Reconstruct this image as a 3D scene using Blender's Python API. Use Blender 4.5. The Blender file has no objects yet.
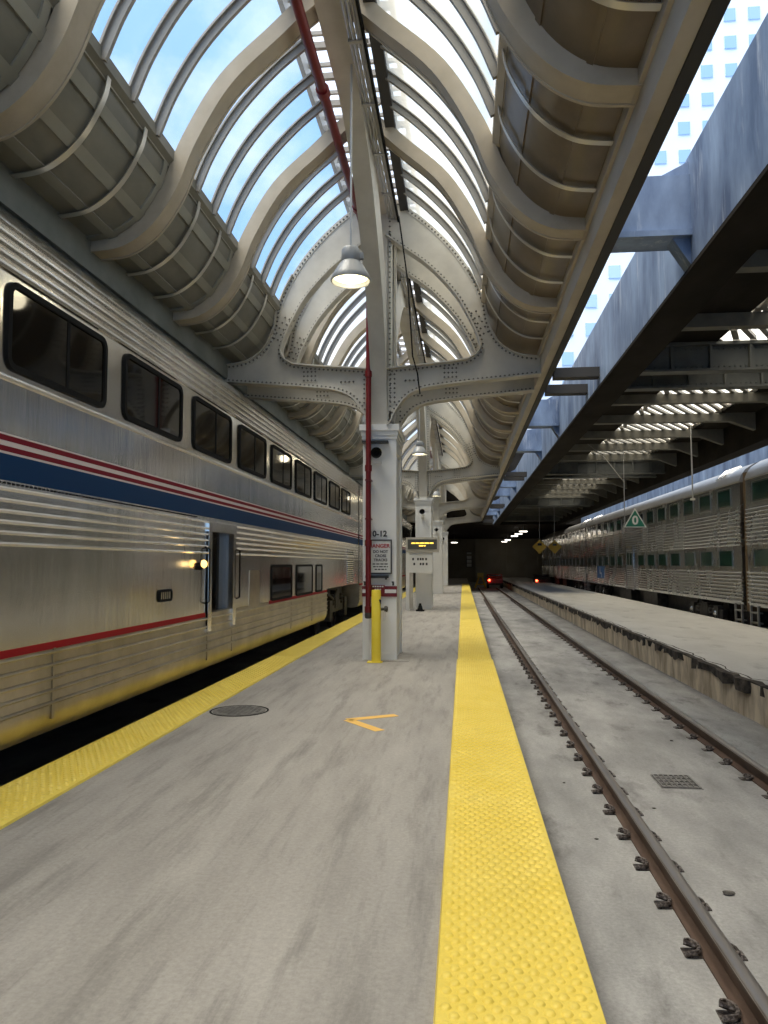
import bpy, bmesh, math, random
from mathutils import Vector
random.seed(7)
S = bpy.context.scene
C = S.collection
R = math.radians
EYE = 1.6                       # eye height above the platform; Y below means height relative to the eye

# ------------------------------------------------------------------ camera, world, sun, exposure
cam = bpy.data.cameras.new('camera'); co = bpy.data.objects.new('camera', cam); C.objects.link(co)
cam.sensor_width = 36; cam.sensor_fit = 'AUTO'; cam.lens = 760/1024*36
cam.clip_start = 0.05; cam.clip_end = 2000
co.location = (0, 0, EYE); co.rotation_euler = (R(90+3.914), 0, R(5.92))
S.camera = co
S.view_settings.view_transform = 'Standard'; S.view_settings.look = 'None'
S.view_settings.gamma = 1; S.view_settings.use_curve_mapping = False
S.view_settings.exposure = 0.42
S.cycles.max_bounces = 8; S.cycles.diffuse_bounces = 5; S.cycles.transparent_max_bounces = 16
S.cycles.caustics_reflective = False; S.cycles.caustics_refractive = False
S.cycles.sample_clamp_indirect = 6

W = bpy.data.worlds.new('sky'); S.world = W; W.use_nodes = True
nt = W.node_tree; nt.nodes.clear()
def wn(t, **k):
    n = nt.nodes.new(t)
    for a, v in k.items(): setattr(n, a, v)
    return n
tc = wn('ShaderNodeTexCoord'); mp = wn('ShaderNodeMapping'); mp.inputs['Scale'].default_value = (1.6, 1.1, 2.4)
no = wn('ShaderNodeTexNoise'); no.inputs['Scale'].default_value = 1.7; no.inputs['Detail'].default_value = 7; no.inputs['Roughness'].default_value = .55
cr = wn('ShaderNodeValToRGB'); cr.color_ramp.elements[0].position = .45; cr.color_ramp.elements[0].color = (.22, .45, .82, 1)
cr.color_ramp.elements[1].position = .74; cr.color_ramp.elements[1].color = (1.0, 1.0, 1.0, 1)
bg = wn('ShaderNodeBackground'); bg.inputs['Strength'].default_value = 1.15
wo = wn('ShaderNodeOutputWorld')
nt.links.new(tc.outputs['Generated'], mp.inputs['Vector']); nt.links.new(mp.outputs['Vector'], no.inputs['Vector'])
nt.links.new(no.outputs['Fac'], cr.inputs['Fac']); nt.links.new(cr.outputs['Color'], bg.inputs['Color']); nt.links.new(bg.outputs['Background'], wo.inputs['Surface'])

def sun(name, energy, col, angle, d):
    l = bpy.data.lights.new(name, 'SUN'); l.energy = energy; l.color = col; l.angle = R(angle)
    o = bpy.data.objects.new(name, l); C.objects.link(o); o.location = (0, 0, 40)
    o.rotation_euler = Vector(d).to_track_quat('-Z', 'Y').to_euler()
    return o
sun('sun', 8.0, (1.0, .90, .74), 50, (.16, .12, -1.0))

# ------------------------------------------------------------------ materials
MATS = {}
def pbsdf(name, col, rough=.6, metal=0.0, spec=.5, emit=None, estr=0):
    m = bpy.data.materials.new(name); m.use_nodes = True
    b = m.node_tree.nodes['Principled BSDF']
    b.inputs['Base Color'].default_value = (*col, 1); b.inputs['Roughness'].default_value = rough
    b.inputs['Metallic'].default_value = metal; b.inputs['Specular IOR Level'].default_value = spec
    if emit: b.inputs['Emission Color'].default_value = (*emit, 1); b.inputs['Emission Strength'].default_value = estr
    MATS[name] = m
    return m
def noisy(name, c1, c2, scale=(1, 1, 1), nscale=4, detail=6, lo=.35, hi=.65, rough=.7, metal=0.0, spec=.4, bump=0.0, extra=None, rvar=0.0, fine=0.0, bscale=None):
    """two-tone mottled surface: wear, dirt and some painted-in light, in object space"""
    m = pbsdf(name, c1, rough, metal, spec); t = m.node_tree; b = t.nodes['Principled BSDF']
    tc = t.nodes.new('ShaderNodeTexCoord'); mp = t.nodes.new('ShaderNodeMapping'); mp.inputs['Scale'].default_value = scale
    n = t.nodes.new('ShaderNodeTexNoise'); n.inputs['Scale'].default_value = nscale; n.inputs['Detail'].default_value = detail; n.inputs['Roughness'].default_value = .62
    r = t.nodes.new('ShaderNodeValToRGB')
    r.color_ramp.elements[0].position = lo; r.color_ramp.elements[0].color = (*c1, 1)
    r.color_ramp.elements[1].position = hi; r.color_ramp.elements[1].color = (*c2, 1)
    t.links.new(tc.outputs['Object'], mp.inputs['Vector']); t.links.new(mp.outputs['Vector'], n.inputs['Vector'])
    t.links.new(n.outputs['Fac'], r.inputs['Fac'])
    out = r.outputs['Color']
    if extra:                                    # a second, finer layer of stains
        c3, sc3, ns3, lo3, hi3 = extra
        mp2 = t.nodes.new('ShaderNodeMapping'); mp2.inputs['Scale'].default_value = sc3
        n2 = t.nodes.new('ShaderNodeTexNoise'); n2.inputs['Scale'].default_value = ns3; n2.inputs['Detail'].default_value = 8; n2.inputs['Roughness'].default_value = .7
        r2 = t.nodes.new('ShaderNodeValToRGB'); r2.color_ramp.elements[0].position = lo3; r2.color_ramp.elements[1].position = hi3
        mx = t.nodes.new('ShaderNodeMix'); mx.data_type = 'RGBA'
        t.links.new(tc.outputs['Object'], mp2.inputs['Vector']); t.links.new(mp2.outputs['Vector'], n2.inputs['Vector'])
        t.links.new(n2.outputs['Fac'], r2.inputs['Fac']); t.links.new(r2.outputs['Color'], mx.inputs['Factor'])
        t.links.new(out, mx.inputs['A']); mx.inputs['B'].default_value = (*c3, 1); out = mx.outputs['Result']
    if fine:                                     # fine grain of the surface itself
        n3 = t.nodes.new('ShaderNodeTexNoise'); n3.inputs['Scale'].default_value = 38; n3.inputs['Detail'].default_value = 6; n3.inputs['Roughness'].default_value = .8
        t.links.new(tc.outputs['Object'], n3.inputs['Vector'])
        mr = t.nodes.new('ShaderNodeMapRange'); mr.inputs['From Min'].default_value = .3; mr.inputs['From Max'].default_value = .7
        mr.inputs['To Min'].default_value = 1-fine; mr.inputs['To Max'].default_value = 1+fine*.6
        t.links.new(n3.outputs['Fac'], mr.inputs['Value'])
        vm = t.nodes.new('ShaderNodeVectorMath'); vm.operation = 'SCALE'
        t.links.new(out, vm.inputs[0]); t.links.new(mr.outputs['Result'], vm.inputs['Scale']); out = vm.outputs['Vector']
    t.links.new(out, b.inputs['Base Color'])
    if rvar:
        ma = t.nodes.new('ShaderNodeMath'); ma.operation = 'MULTIPLY_ADD'; ma.inputs[1].default_value = rvar; ma.inputs[2].default_value = rough-rvar/2
        t.links.new(n.outputs['Fac'], ma.inputs[0]); t.links.new(ma.outputs[0], b.inputs['Roughness'])
    if bump:
        bp = t.nodes.new('ShaderNodeBump'); bp.inputs['Strength'].default_value = bump; bp.inputs['Distance'].default_value = .02
        t.links.new(n.outputs['Fac'], bp.inputs['Height']); t.links.new(bp.outputs['Normal'], b.inputs['Normal'])
    return m

concrete_platform = noisy('platform concrete', (.295, .276, .252), (.43, .406, .37), (2.6, .5, 1), 1.1, 10, .3, .7, .62, bump=.06,
          extra=((.16, .15, .135), (4, .45, 1), 1.5, .50, .80), fine=.22)
concrete_bed = noisy('track bed concrete', (.20, .197, .19), (.38, .375, .36), (1.3, .45, 1), 1.5, 10, .32, .68, .8, bump=.12,
                     extra=((.10, .095, .09), (1.4, .6, 1), 1.7, .54, .76), fine=.25)
concrete_far = noisy('far platform concrete', (.50, .49, .46), (.60, .59, .56), (1, .4, 1), 1.2, 8, .3, .7, .75, bump=.05,
                     extra=((.30, .29, .27), (1, .5, 1), 1.6, .56, .75), fine=.15)
stained_wall = noisy('stained platform face', (.40, .315, .21), (.80, .68, .50), (.5, 2.2, .7), 1.6, 7, .36, .62, .85, bump=.2,
                     extra=((.10, .08, .055), (1, 1.6, .5), 2.5, .62, .78))
coping_mat = noisy('crumbling coping', (.02, .017, .014), (.13, .105, .08), (1, 1, 1), 5, 8, .4, .7, .9, bump=.5)
rib_mat = noisy('rib concrete', (.42, .365, .28), (.55, .485, .385), (1, 1, 1), 2.0, 6, .3, .7, .75, bump=.04)
barrel_mat = noisy('gutter barrel panels', (.15, .148, .125), (.25, .24, .20), (1, .6, 1), 1.6, 6, .3, .7, .5, bump=.05)
batten_mat = noisy('gutter barrel battens', (.25, .245, .205), (.34, .33, .28), (1, .6, 1), 1.6, 6, .3, .7, .55)
barrel_warm_lit = noisy('warm lit gutter barrel panels', (.11, .08, .045), (.22, .165, .10), (1, .6, .4), 1.6, 7, .3, .7, .32, bump=.03, spec=.6)  # twin of the left barrel; warm light tint put into the brown
beam_mat = noisy('edge beam concrete', (.42, .37, .30), (.55, .50, .42), (1, .5, 1), 2, 7, .3, .7, .85, bump=.1)
dark_beam = noisy('shade dark concrete', (.012, .0105, .009), (.032, .028, .023), (1, .5, 1), 1.3, 7, .3, .7, .9, spec=.08, bump=.1)  # near-black colour holds the shade of ceilings, walls and undersides
wall_dark = noisy('grey green girder', (.16, .17, .15), (.27, .28, .25), (1, .8, 1), 1.2, 6, .3, .7, .75)
sky_tint_girder = noisy('sky tinted grey girder', (.07, .105, .19), (.25, .34, .50), (1, 1.2, .4), 1.5, 8, .34, .66, .5, bump=.1,
                    extra=((.52, .57, .66), (3, 3, .35), 1.8, .56, .75))  # blue of the sky light in the slot is put into the colour
rivet_mat = pbsdf('grimy shaded rivet heads', (.13, .12, .10), .6)  # dark tone covers both grime and the shading of each head
shed_beam = noisy('shade dark shed beam', (.10, .095, .08), (.20, .19, .16), (1, 1, 1), 1.5, 6, .3, .7, .7)  # darkened so the colour carries the shade of the dim ceiling
shed_girder = noisy('shade dark plate girder', (.075, .078, .072), (.15, .152, .14), (1, 1, 1), 1.5, 6, .3, .7, .6)  # girder steel darkened, with the ceiling shade put into its colour
steel_paint = noisy('grey painted steel', (.47, .44, .38), (.60, .57, .50), (1, 1, 1), 2, 6, .3, .7, .5)
col_paint = noisy('white painted column', (.82, .82, .79), (.88, .875, .85), (1, 1, .5), 1.8, 6, .3, .7, .45)
bar_mat = pbsdf('glazing bar', (.30, .285, .26), .5)
dark_steel = pbsdf('dark curb', (.03, .028, .026), .7)
strap_mat = pbsdf('galvanised strap', (.62, .60, .55), .32, .85)
conduit_mat = pbsdf('galvanised conduit', (.45, .44, .42), .4, .6)
black_mat = pbsdf('black rubber', (.010, .010, .010), .8, 0, .15)
red_paint = noisy('red paint', (.13, .009, .010), (.19, .013, .014), (1, 1, 1), 5, 4, .3, .7, .4)
white_paint = pbsdf('white paint', (.78, .77, .75), .5)
yellow_paint = noisy('yellow paint', (.86, .66, .045), (.90, .72, .08), (1, 1, 1), 4, 5, .3, .7, .5)
yellow_tile = noisy('yellow tactile tile', (.82, .615, .085), (.88, .69, .14), (1, 1, 1), 2.5, 8, .3, .7, .5, extra=((.60, .40, .06), (1, 1, 1), 5, .62, .85), fine=.10)
orange_line = pbsdf('orange line paint', (.85, .52, .13), .6)
cover_mat = noisy('worn cover iron', (.12, .115, .105), (.22, .21, .195), (1, 1, 1), 14, 5, .3, .7, .6, .2)
iron_mat = noisy('cast iron', (.055, .055, .052), (.12, .118, .11), (1, 1, 1), 14, 5, .3, .7, .6, .3)
rust_mat = noisy('rusty rail steel', (.07, .042, .029), (.13, .085, .06), (1, .4, 1), 6, 7, .3, .7, .6, .3, bump=.1)
railtop_mat = pbsdf('polished rail head', (.42, .38, .34), .34, .9)
clip_mat = noisy('rail clip steel', (.045, .035, .03), (.22, .19, .17), (1, 1, 1), 40, 3, .45, .62, .5, .5)
steel_a = noisy('stainless car side', (.82, .79, .73), (.93, .905, .86), (1.2, 2.2, .35), 1.1, 5, .3, .7, .20, 1.0, rvar=.14, bump=.38)
steel_low = noisy('browner stainless skirt', (.36, .31, .22), (.60, .54, .43), (1, 1.2, 1.2), 1.4, 6, .3, .7, .32, .95, rvar=.12, bump=.06)  # browner and darker than the car side above
steel_b = noisy('dull stainless gallery side', (.38, .385, .38), (.54, .545, .535), (1, .8, .4), 1.2, 5, .3, .7, .27, 1.0, rvar=.12, bump=.03)
roof_b = noisy('gallery car roof', (.30, .295, .28), (.42, .41, .39), (1, .8, 1), 1.2, 5, .3, .7, .4, .8)
car_dark = pbsdf('car interior dark', (.02, .02, .02), .7)
door_grey = pbsdf('door recess grey', (.09, .088, .082), .45, .4)
glass_dark = pbsdf('tinted car glass', (.008, .007, .006), .05, 0, .35)
glass_green = pbsdf('green tinted glass', (.012, .045, .03), .12, 0, .5)
red_stripe = pbsdf('red vinyl stripe', (.22, .010, .025), .6, 0, .2)
bright_red = pbsdf('bright red stripe', (.40, .012, .018), .6, 0, .2)
white_stripe = pbsdf('white vinyl stripe', (.80, .72, .70), .5, 0, .3)
blue_stripe = pbsdf('blue vinyl band', (.004, .040, .125), .55, 0, .2)
under_mat = noisy('underframe grime', (.018, .016, .014), (.07, .062, .055), (1, 1, 1), 5, 5, .4, .7, .6, .3)
bright_steel = pbsdf('bright steel', (.75, .74, .72), .22, 1.0)
brown_diaphragm = noisy('brown diaphragm', (.12, .075, .035), (.20, .13, .065), (1, 1, .3), 3, 5, .3, .7, .6)
lamp_grey = pbsdf('lamp housing', (.34, .34, .33), .45, .2)
lamp_lens = pbsdf('lamp reflector glow', (.9, .88, .7), .4, 0, .5, (1, .93, .55), 1.3)
tube_glow = pbsdf('ceiling lamp glow', (.9, .9, .9), .4, 0, .5, (1, .93, .82), 6)
red_glow = pbsdf('red lamp glow', (.9, .1, .05), .4, 0, .5, (1, .08, .03), 9)
amber_glow = pbsdf('amber lamp glow', (.9, .6, .2), .4, 0, .5, (1, .62, .18), 2.2)
led_glow = pbsdf('amber led', (.9, .6, .1), .4, 0, .5, (1, .62, .08), 1.6)
led_back = pbsdf('led panel', (.10, .095, .075), .35)
sign_white = pbsdf('sign white', (.72, .72, .69), .45)
sign_black = pbsdf('sign black', (.015, .015, .015), .5)
sign_red = pbsdf('sign red', (.42, .03, .03), .5)
sign_green = pbsdf('sign green', (.012, .16, .10), .45)
sign_blue = pbsdf('sign blue', (.03, .14, .38), .45)
sign_yellow = pbsdf('sign yellow', (.62, .40, .05), .5)
end_wall = noisy('end wall', (.26, .235, .18), (.34, .31, .25), (1, 1, 1), .8, 5, .3, .7, .8)
tug_red = pbsdf('tug red', (.40, .035, .02), .35)
tower_white = pbsdf('tower cladding', (.90, .92, .95), .5)
tower_glass = pbsdf('tower glass', (.62, .77, .90), .15, .5)
stone_mat = noisy('stone', (.05, .045, .04), (.13, .12, .10), (1, 1, 1), 20, 4, .4, .6, .8)

def glass(name, tint, frost, fcol):
    m = bpy.data.materials.new(name); m.use_nodes = True; t = m.node_tree; t.nodes.clear()
    tr = t.nodes.new('ShaderNodeBsdfTransparent'); tr.inputs['Color'].default_value = (*tint, 1)
    tl = t.nodes.new('ShaderNodeBsdfTranslucent'); tl.inputs['Color'].default_value = (*fcol, 1)
    gl = t.nodes.new('ShaderNodeBsdfGlossy'); gl.inputs['Roughness'].default_value = .12
    m1 = t.nodes.new('ShaderNodeMixShader'); m1.inputs[0].default_value = frost
    m2 = t.nodes.new('ShaderNodeMixShader'); m2.inputs[0].default_value = .05
    o = t.nodes.new('ShaderNodeOutputMaterial')
    t.links.new(tr.outputs[0], m1.inputs[1]); t.links.new(tl.outputs[0], m1.inputs[2])
    t.links.new(m1.outputs[0], m2.inputs[1]); t.links.new(gl.outputs[0], m2.inputs[2]); t.links.new(m2.outputs[0], o.inputs['Surface'])
    return m
glass_clear = glass('clear roof glass', (.93, .97, 1.0), .06, (.9, .95, 1))
glass_backlit = glass('cream backlit roof glass', (1, .96, .85), .5, (1, .93, .76))  # same glass as the clear side, its cream backlit glow put into the colour
glass_ridge = glass('ridge skylight', (1, 1, 1), .3, (.95, .95, .95))

# ------------------------------------------------------------------ mesh helpers
def world_loc(o):
    v = Vector((0, 0, 0))
    while o: v += Vector(o.location); o = o.parent
    return v
class MB:
    def __init__(s): s.v = []; s.f = []
    def add(s, vs, fs):
        n = len(s.v); s.v += [tuple(p) for p in vs]; s.f += [tuple(i+n for i in f) for f in fs]; return s
    def box(s, x0, x1, y0, y1, z0, z1):
        vs = [(x, y, z) for z in (z0, z1) for y in (y0, y1) for x in (x0, x1)]
        return s.add(vs, [(0, 2, 3, 1), (4, 5, 7, 6), (0, 1, 5, 4), (1, 3, 7, 5), (3, 2, 6, 7), (2, 0, 4, 6)])
    def cbox(s, cx, cy, cz, sx, sy, sz): return s.box(cx-sx/2, cx+sx/2, cy-sy/2, cy+sy/2, cz-sz/2, cz+sz/2)
    def prism(s, pts, axis, a0, a1, caps=True, closed=True):
        """2-D outline pushed along an axis; pts are the other two coordinates in x,y,z order"""
        def mk(p, a):
            return {'x': (a, p[0], p[1]), 'y': (p[0], a, p[1]), 'z': (p[0], p[1], a)}[axis]
        n = len(pts); vs = [mk(p, a0) for p in pts]+[mk(p, a1) for p in pts]
        fs = [(i, (i+1) % n, n+(i+1) % n, n+i) for i in range(n if closed else n-1)]
        if caps and closed: fs += [tuple(range(n-1, -1, -1)), tuple(range(n, 2*n))]
        return s.add(vs, fs)
    def tube(s, pts, r, n=8, caps=True):
        pts = [Vector(p) for p in pts]; rings = []
        for i, p in enumerate(pts):
            t = (pts[min(i+1, len(pts)-1)]-pts[max(i-1, 0)]).normalized()
            up = Vector((0, 0, 1)) if abs(t.z) < .9 else Vector((0, 1, 0))
            a = t.cross(up).normalized(); b = t.cross(a).normalized()
            rr = r[i] if isinstance(r, (list, tuple)) else r
            rings.append([p+a*math.cos(k*2*math.pi/n)*rr+b*math.sin(k*2*math.pi/n)*rr for k in range(n)])
        vs = [q for g in rings for q in g]; fs = []
        for i in range(len(pts)-1):
            for k in range(n): fs.append((i*n+k, i*n+(k+1) % n, (i+1)*n+(k+1) % n, (i+1)*n+k))
        if caps: fs += [tuple(range(n-1, -1, -1)), tuple((len(pts)-1)*n+k for k in range(n))]
        return s.add(vs, fs)
    def lathe(s, c, prof, n=24, axis='z', caps=True):
        vs = []; fs = []
        for r, h in prof:
            for k in range(n):
                a = 2*math.pi*k/n; p = (r*math.cos(a), r*math.sin(a))
                q = {'z': (p[0], p[1], h), 'y': (p[0], h, p[1]), 'x': (h, p[0], p[1])}[axis]
                vs.append((c[0]+q[0], c[1]+q[1], c[2]+q[2]))
        for i in range(len(prof)-1):
            for k in range(n): fs.append((i*n+k, i*n+(k+1) % n, (i+1)*n+(k+1) % n, (i+1)*n+k))
        if caps:
            fs.append(tuple(range(n-1, -1, -1))); fs.append(tuple((len(prof)-1)*n+k for k in range(n)))
        return s.add(vs, fs)
    def strip(s, A, B):
        """surface between two equal polylines"""
        n = len(A); return s.add(list(A)+list(B), [(i, i+1, n+i+1, n+i) for i in range(n-1)])
    def band(s, inner, outer, y0, y1):
        """solid curved bar in the x-z plane: inner and outer polylines, thickness along y"""
        n = len(inner)
        pts = list(inner)+list(reversed(outer)); m = len(pts)
        vs = [(p[0], y0, p[1]) for p in pts]+[(p[0], y1, p[1]) for p in pts]
        fs = [(i, (i+1) % m, m+(i+1) % m, m+i) for i in range(m)]
        for i in range(n-1):
            j = m-1-i
            fs.append((i, j, j-1, i+1)); fs.append((m+i, m+i+1, m+j-1, m+j))
        return s.add(vs, fs)
    def rivet(s, x, y, z, ny=-1, r=.021, h=.016):
        a = [(x+r, y, z), (x, y, z+r), (x-r, y, z), (x, y, z-r)]
        b = [(x+r*.6, y+ny*h, z), (x, y+ny*h, z+r*.6), (x-r*.6, y+ny*h, z), (x, y+ny*h, z-r*.6)]
        return s.add(a+b, [(0, 1, 5, 4), (1, 2, 6, 5), (2, 3, 7, 6), (3, 0, 4, 7), (4, 5, 6, 7)])
    def build(s, name, mat, parent=None, smooth=False, loc=None):
        me = bpy.data.meshes.new(name)
        off = world_loc(parent) if parent else Vector(loc or (0, 0, 0))
        me.from_pydata([Vector(p)-off for p in s.v], [], s.f)
        bm = bmesh.new(); bm.from_mesh(me); bmesh.ops.recalc_face_normals(bm, faces=bm.faces[:]); bm.to_mesh(me); bm.free()
        me.materials.append(mat)
        if smooth:
            for p in me.polygons: p.use_smooth = True
            me.set_sharp_from_angle(angle=R(38))
        o = bpy.data.objects.new(name, me); C.objects.link(o)
        if parent: o.parent = parent
        elif loc: o.location = loc
        return o
def tag(o, label, cat, group=None, kind=None):
    o['label'] = label; o['category'] = cat
    if group: o['group'] = group
    if kind: o['kind'] = kind
    return o
def thing(name, label, cat, loc=(0, 0, 0), group=None, kind=None):
    o = bpy.data.objects.new(name, None); C.objects.link(o); o.location = loc; o.empty_display_size = .2
    return tag(o, label, cat, group, kind)
def copy_tree(o, parent=None):
    c = o.copy(); C.objects.link(c); c.parent = parent
    for ch in o.children: copy_tree(ch, c)
    return c
def text(parent, name, body, size, x, y, z, mat, align='CENTER', facing='-y', thick=.002, sx=1.0):
    cu = bpy.data.curves.new(name, 'FONT'); cu.body = body; cu.size = size; cu.align_x = align; cu.align_y = 'CENTER'; cu.extrude = thick; cu.offset = size*.028
    t = bpy.data.objects.new(name+'_tmp', cu); C.objects.link(t); bpy.context.view_layer.update()
    me = bpy.data.meshes.new_from_object(t.evaluated_get(bpy.context.evaluated_depsgraph_get())); bpy.data.objects.remove(t)
    for v in me.vertices:
        px, py, pz = v.co
        v.co = (px*sx, -pz, py) if facing == '-y' else ((-pz, -px*sx, py) if facing == '-x' else (pz, px*sx, py))
    me.materials.clear(); me.materials.append(mat)
    o = bpy.data.objects.new(name, me); C.objects.link(o); o.parent = parent
    o.location = Vector((x, y, z))-world_loc(parent)
    return o
def rrect(a0, a1, b0, b1, r, n=4):
    pts = []
    for (ca, cb, st) in ((a1-r, b1-r, 0), (a0+r, b1-r, 90), (a0+r, b0+r, 180), (a1-r, b0+r, 270)):
        for k in range(n+1):
            t = R(st+90*k/n); pts.append((ca+r*math.cos(t), cb+r*math.sin(t)))
    return pts
def ring_x(mb, a0, a1, b0, b1, r, w, x0, x1):
    """window gasket lying in the y-z plane"""
    o = rrect(a0, a1, b0, b1, r); i = rrect(a0+w, a1-w, b0+w, b1-w, max(r-w, .01)); n = len(o)
    vs = [(x0, *p) for p in o]+[(x1, *p) for p in o]+[(x1, *p) for p in i]+[(x0, *p) for p in i]
    fs = []
    for k in range(n):
        j = (k+1) % n
        fs += [(k, j, n+j, n+k), (n+k, n+j, 2*n+j, 2*n+k), (2*n+k, 2*n+j, 3*n+j, 3*n+k)]
    return mb.add(vs, fs)
def smooth_curve(pts, n=6):
    """Catmull-Rom through 2-D points"""
    P = [Vector(p) for p in pts]; P = [2*P[0]-P[1]]+P+[2*P[-1]-P[-2]]; out = []
    for i in range(1, len(P)-2):
        for k in range(n):
            t = k/n; a, b, c, d = P[i-1], P[i], P[i+1], P[i+2]
            out.append(tuple(.5*((2*b)+(c-a)*t+(2*a-5*b+4*c-d)*t*t+(3*b-a-3*c+d)*t**3)))
    out.append(tuple(P[-2]))
    return out

# ------------------------------------------------------------------ lay-out numbers
X0 = -1.40                     # centre line of the platform and of the arched roof
YB, YE = -9.0, 57.5            # the roof runs from behind the viewer to the end hall
RIBP = 2.39
RIB0 = 10.33                   # a rib's place along the track; the others every RIBP
FRAME = [12.73+14.34*k for k in range(4)]   # near faces of the four columns
def H(Y): return Y+EYE

# ------------------------------------------------------------------ the ground and the platforms
b = MB(); b.box(-14, 18, -10, 92, -.7, -.5)
tag(b.build('ground', concrete_bed), 'grey concrete track bed running the length of the train shed', 'ground', kind='structure')
b = MB(); b.box(-3.30, .46, -10, 88, -.5, 0.0)
pl = tag(b.build('floor', concrete_platform), 'grey concrete platform between the silver train and the empty track', 'floor', kind='structure')

def tactile(name, x0, x1, y0, y1, z, label, dome_to, pitch=.061, lip=.012):
    t = thing(name, label, 'tactile strip', ((x0+x1)/2, y0, 0), 'yellow tactile edge strips')
    m = MB(); y = y0
    while y < y1-.01:
        ye = min(y+1.22, y1); m.prism([(x0, 0.001), (x1, 0.001), (x1-.008, z), (x0+.008, z)], 'y', y+.002, ye-.002); y = ye
    m.build('tile', yellow_tile, t)
    d = MB(); nx = int((x1-x0-.04)/pitch); j = 0; y = y0+pitch/2
    while y < dome_to:
        for i in range(nx):
            cx = x0+(x1-x0)/2+(i-(nx-1)/2)*pitch+(pitch/4 if j % 2 else -pitch/4)
            vs = []; 
            for (r, h) in ((.023, 0), (.018, .007), (.011, .0095)):
                for k in range(8): vs.append((cx+r*math.cos(k*math.pi/4), y+r*math.sin(k*math.pi/4), z+h))
            fs = [(q*8+k, q*8+(k+1) % 8, q*8+8+(k+1) % 8, q*8+8+k) for q in range(2) for k in range(8)]+[tuple(range(16, 24))]
            d.add(vs, fs)
        y += pitch*.866; j += 1
    o = d.build('dome_field', yellow_tile, t, smooth=True); o['kind'] = 'stuff'
tactile('tactile_strip', -.115, .487, -1.0, 12.85, .022, 'near yellow domed tactile strip along the empty track', 12.8)
tactile('tactile_strip', -.10, .470, 12.86, 62, .016, 'farther narrower yellow tactile strip along the empty track, beyond the joint', 22)
tactile('tactile_strip', -3.30, -2.785, -1.0, 62, .016, 'long yellow tactile strip beside the silver train, along the left edge', 13)

# right-hand platform: slab, broken coping, stained face
b = MB(); ys = [-10+i*.25 for i in range(int(102/.25)+1)]
rt = thing('floor', 'pale concrete low platform with a crumbling dark edge beside the gallery cars', 'platform', (5.6, 0, 0), kind='structure')
random.seed(3)
jag = []
for y in ys:
    k = .06 if 5 < y < 12.5 else .025
    jag.append(3.90+random.uniform(-k, k*.8))
b = MB()
n = len(ys)
A = [(jag[i]+.02, ys[i], .03) for i in range(n)]; Bp = [(7.33, y, .03) for y in ys]
b.strip(A, Bp); b.strip([(p[0], p[1], -.5) for p in Bp], Bp)
b.build('slab', concrete_far, rt)
b = MB()
jb = [j-.055+random.uniform(-.02, .02) for j in jag]; zt = [.03-random.uniform(0, .012) for _ in ys]; zl = [-.12+random.uniform(-.05, .04) for _ in ys]
jt = [jag[i]+random.uniform(.04, .12)+(random.uniform(0, .3) if 6 < ys[i] < 11 and random.random() < .5 else 0) for i in range(n)]
b.strip([(jt[i], ys[i], .033) for i in range(n)], [(jb[i], ys[i], zt[i]-.01) for i in range(n)])
b.strip([(jb[i], ys[i], zt[i]-.01) for i in range(n)], [(jb[i]+random.uniform(-.02, .03), ys[i], zl[i]) for i in range(n)])
b.build('coping', coping_mat, rt)
b = MB(); b.strip([(3.86+random.uniform(-.008, .008), y, -.5) for y in ys], [(3.86+random.uniform(-.008, .008), y, .0) for y in ys])
b.build('retaining_face', stained_wall, rt, smooth=True)

# ------------------------------------------------------------------ roof profile (u out from the centre line, Y above the eye)
GL = smooth_curve([(.40, 6.27), (.85, 5.90), (1.29, 5.42), (1.60, 4.92), (1.79, 4.47)], 6)          # glazing surface
RI = smooth_curve([(.0, 6.26), (.30, 6.03), (.563, 5.79), (1.11, 5.28), (1.50, 4.64), (1.72, 4.11), (1.99, 3.72), (2.32, 3.50), (2.73, 3.45)], 6)  # rib soffit
def offset(pts, d):
    out = []
    for i, p in enumerate(pts):
        a = Vector(pts[max(i-1, 0)]); c = Vector(pts[min(i+1, len(pts)-1)]); t = (c-a).normalized()
        out.append((p[0]-t.y*d, p[1]+t.x*d))
    return out
BA = smooth_curve([(1.80, 4.50), (1.86, 4.22), (2.07, 3.86), (2.37, 3.63), (2.73, 3.57)], 7)       # gutter barrel surface
def side(pts, s): return [(X0+s*u, H(Y)) for (u, Y) in pts]

roof = thing('ceiling', 'arched glass and concrete train shed roof over the left platform', 'roof', (X0, 24, 0), kind='structure')
# ribs
k = -8
ribs_y = []
while RIB0+k*RIBP < YE+1:
    y = RIB0+k*RIBP; k += 1
    if any(f-.35 < y < f+1.5 for f in FRAME): continue
    ribs_y.append(y)
rib_out = offset(RI, .17)
proto = None
for y in ribs_y:
    if proto is None:
        m = MB()
        for s in (-1, 1): m.band(side(RI, s), side(rib_out, s), y-.125, y+.125)
        for s in (-1, 1):      # raised lip along both edges
            for e in (-.135, .105): m.band(side(offset(RI, -.012), s), side(offset(RI, .05), s), y+e, y+e+.03)
        proto = m.build('roof_rib', rib_mat, roof, smooth=True); py = y
    else:
        o = proto.copy(); C.objects.link(o); o.parent = roof; o.location = (0, y-py, 0)
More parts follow.
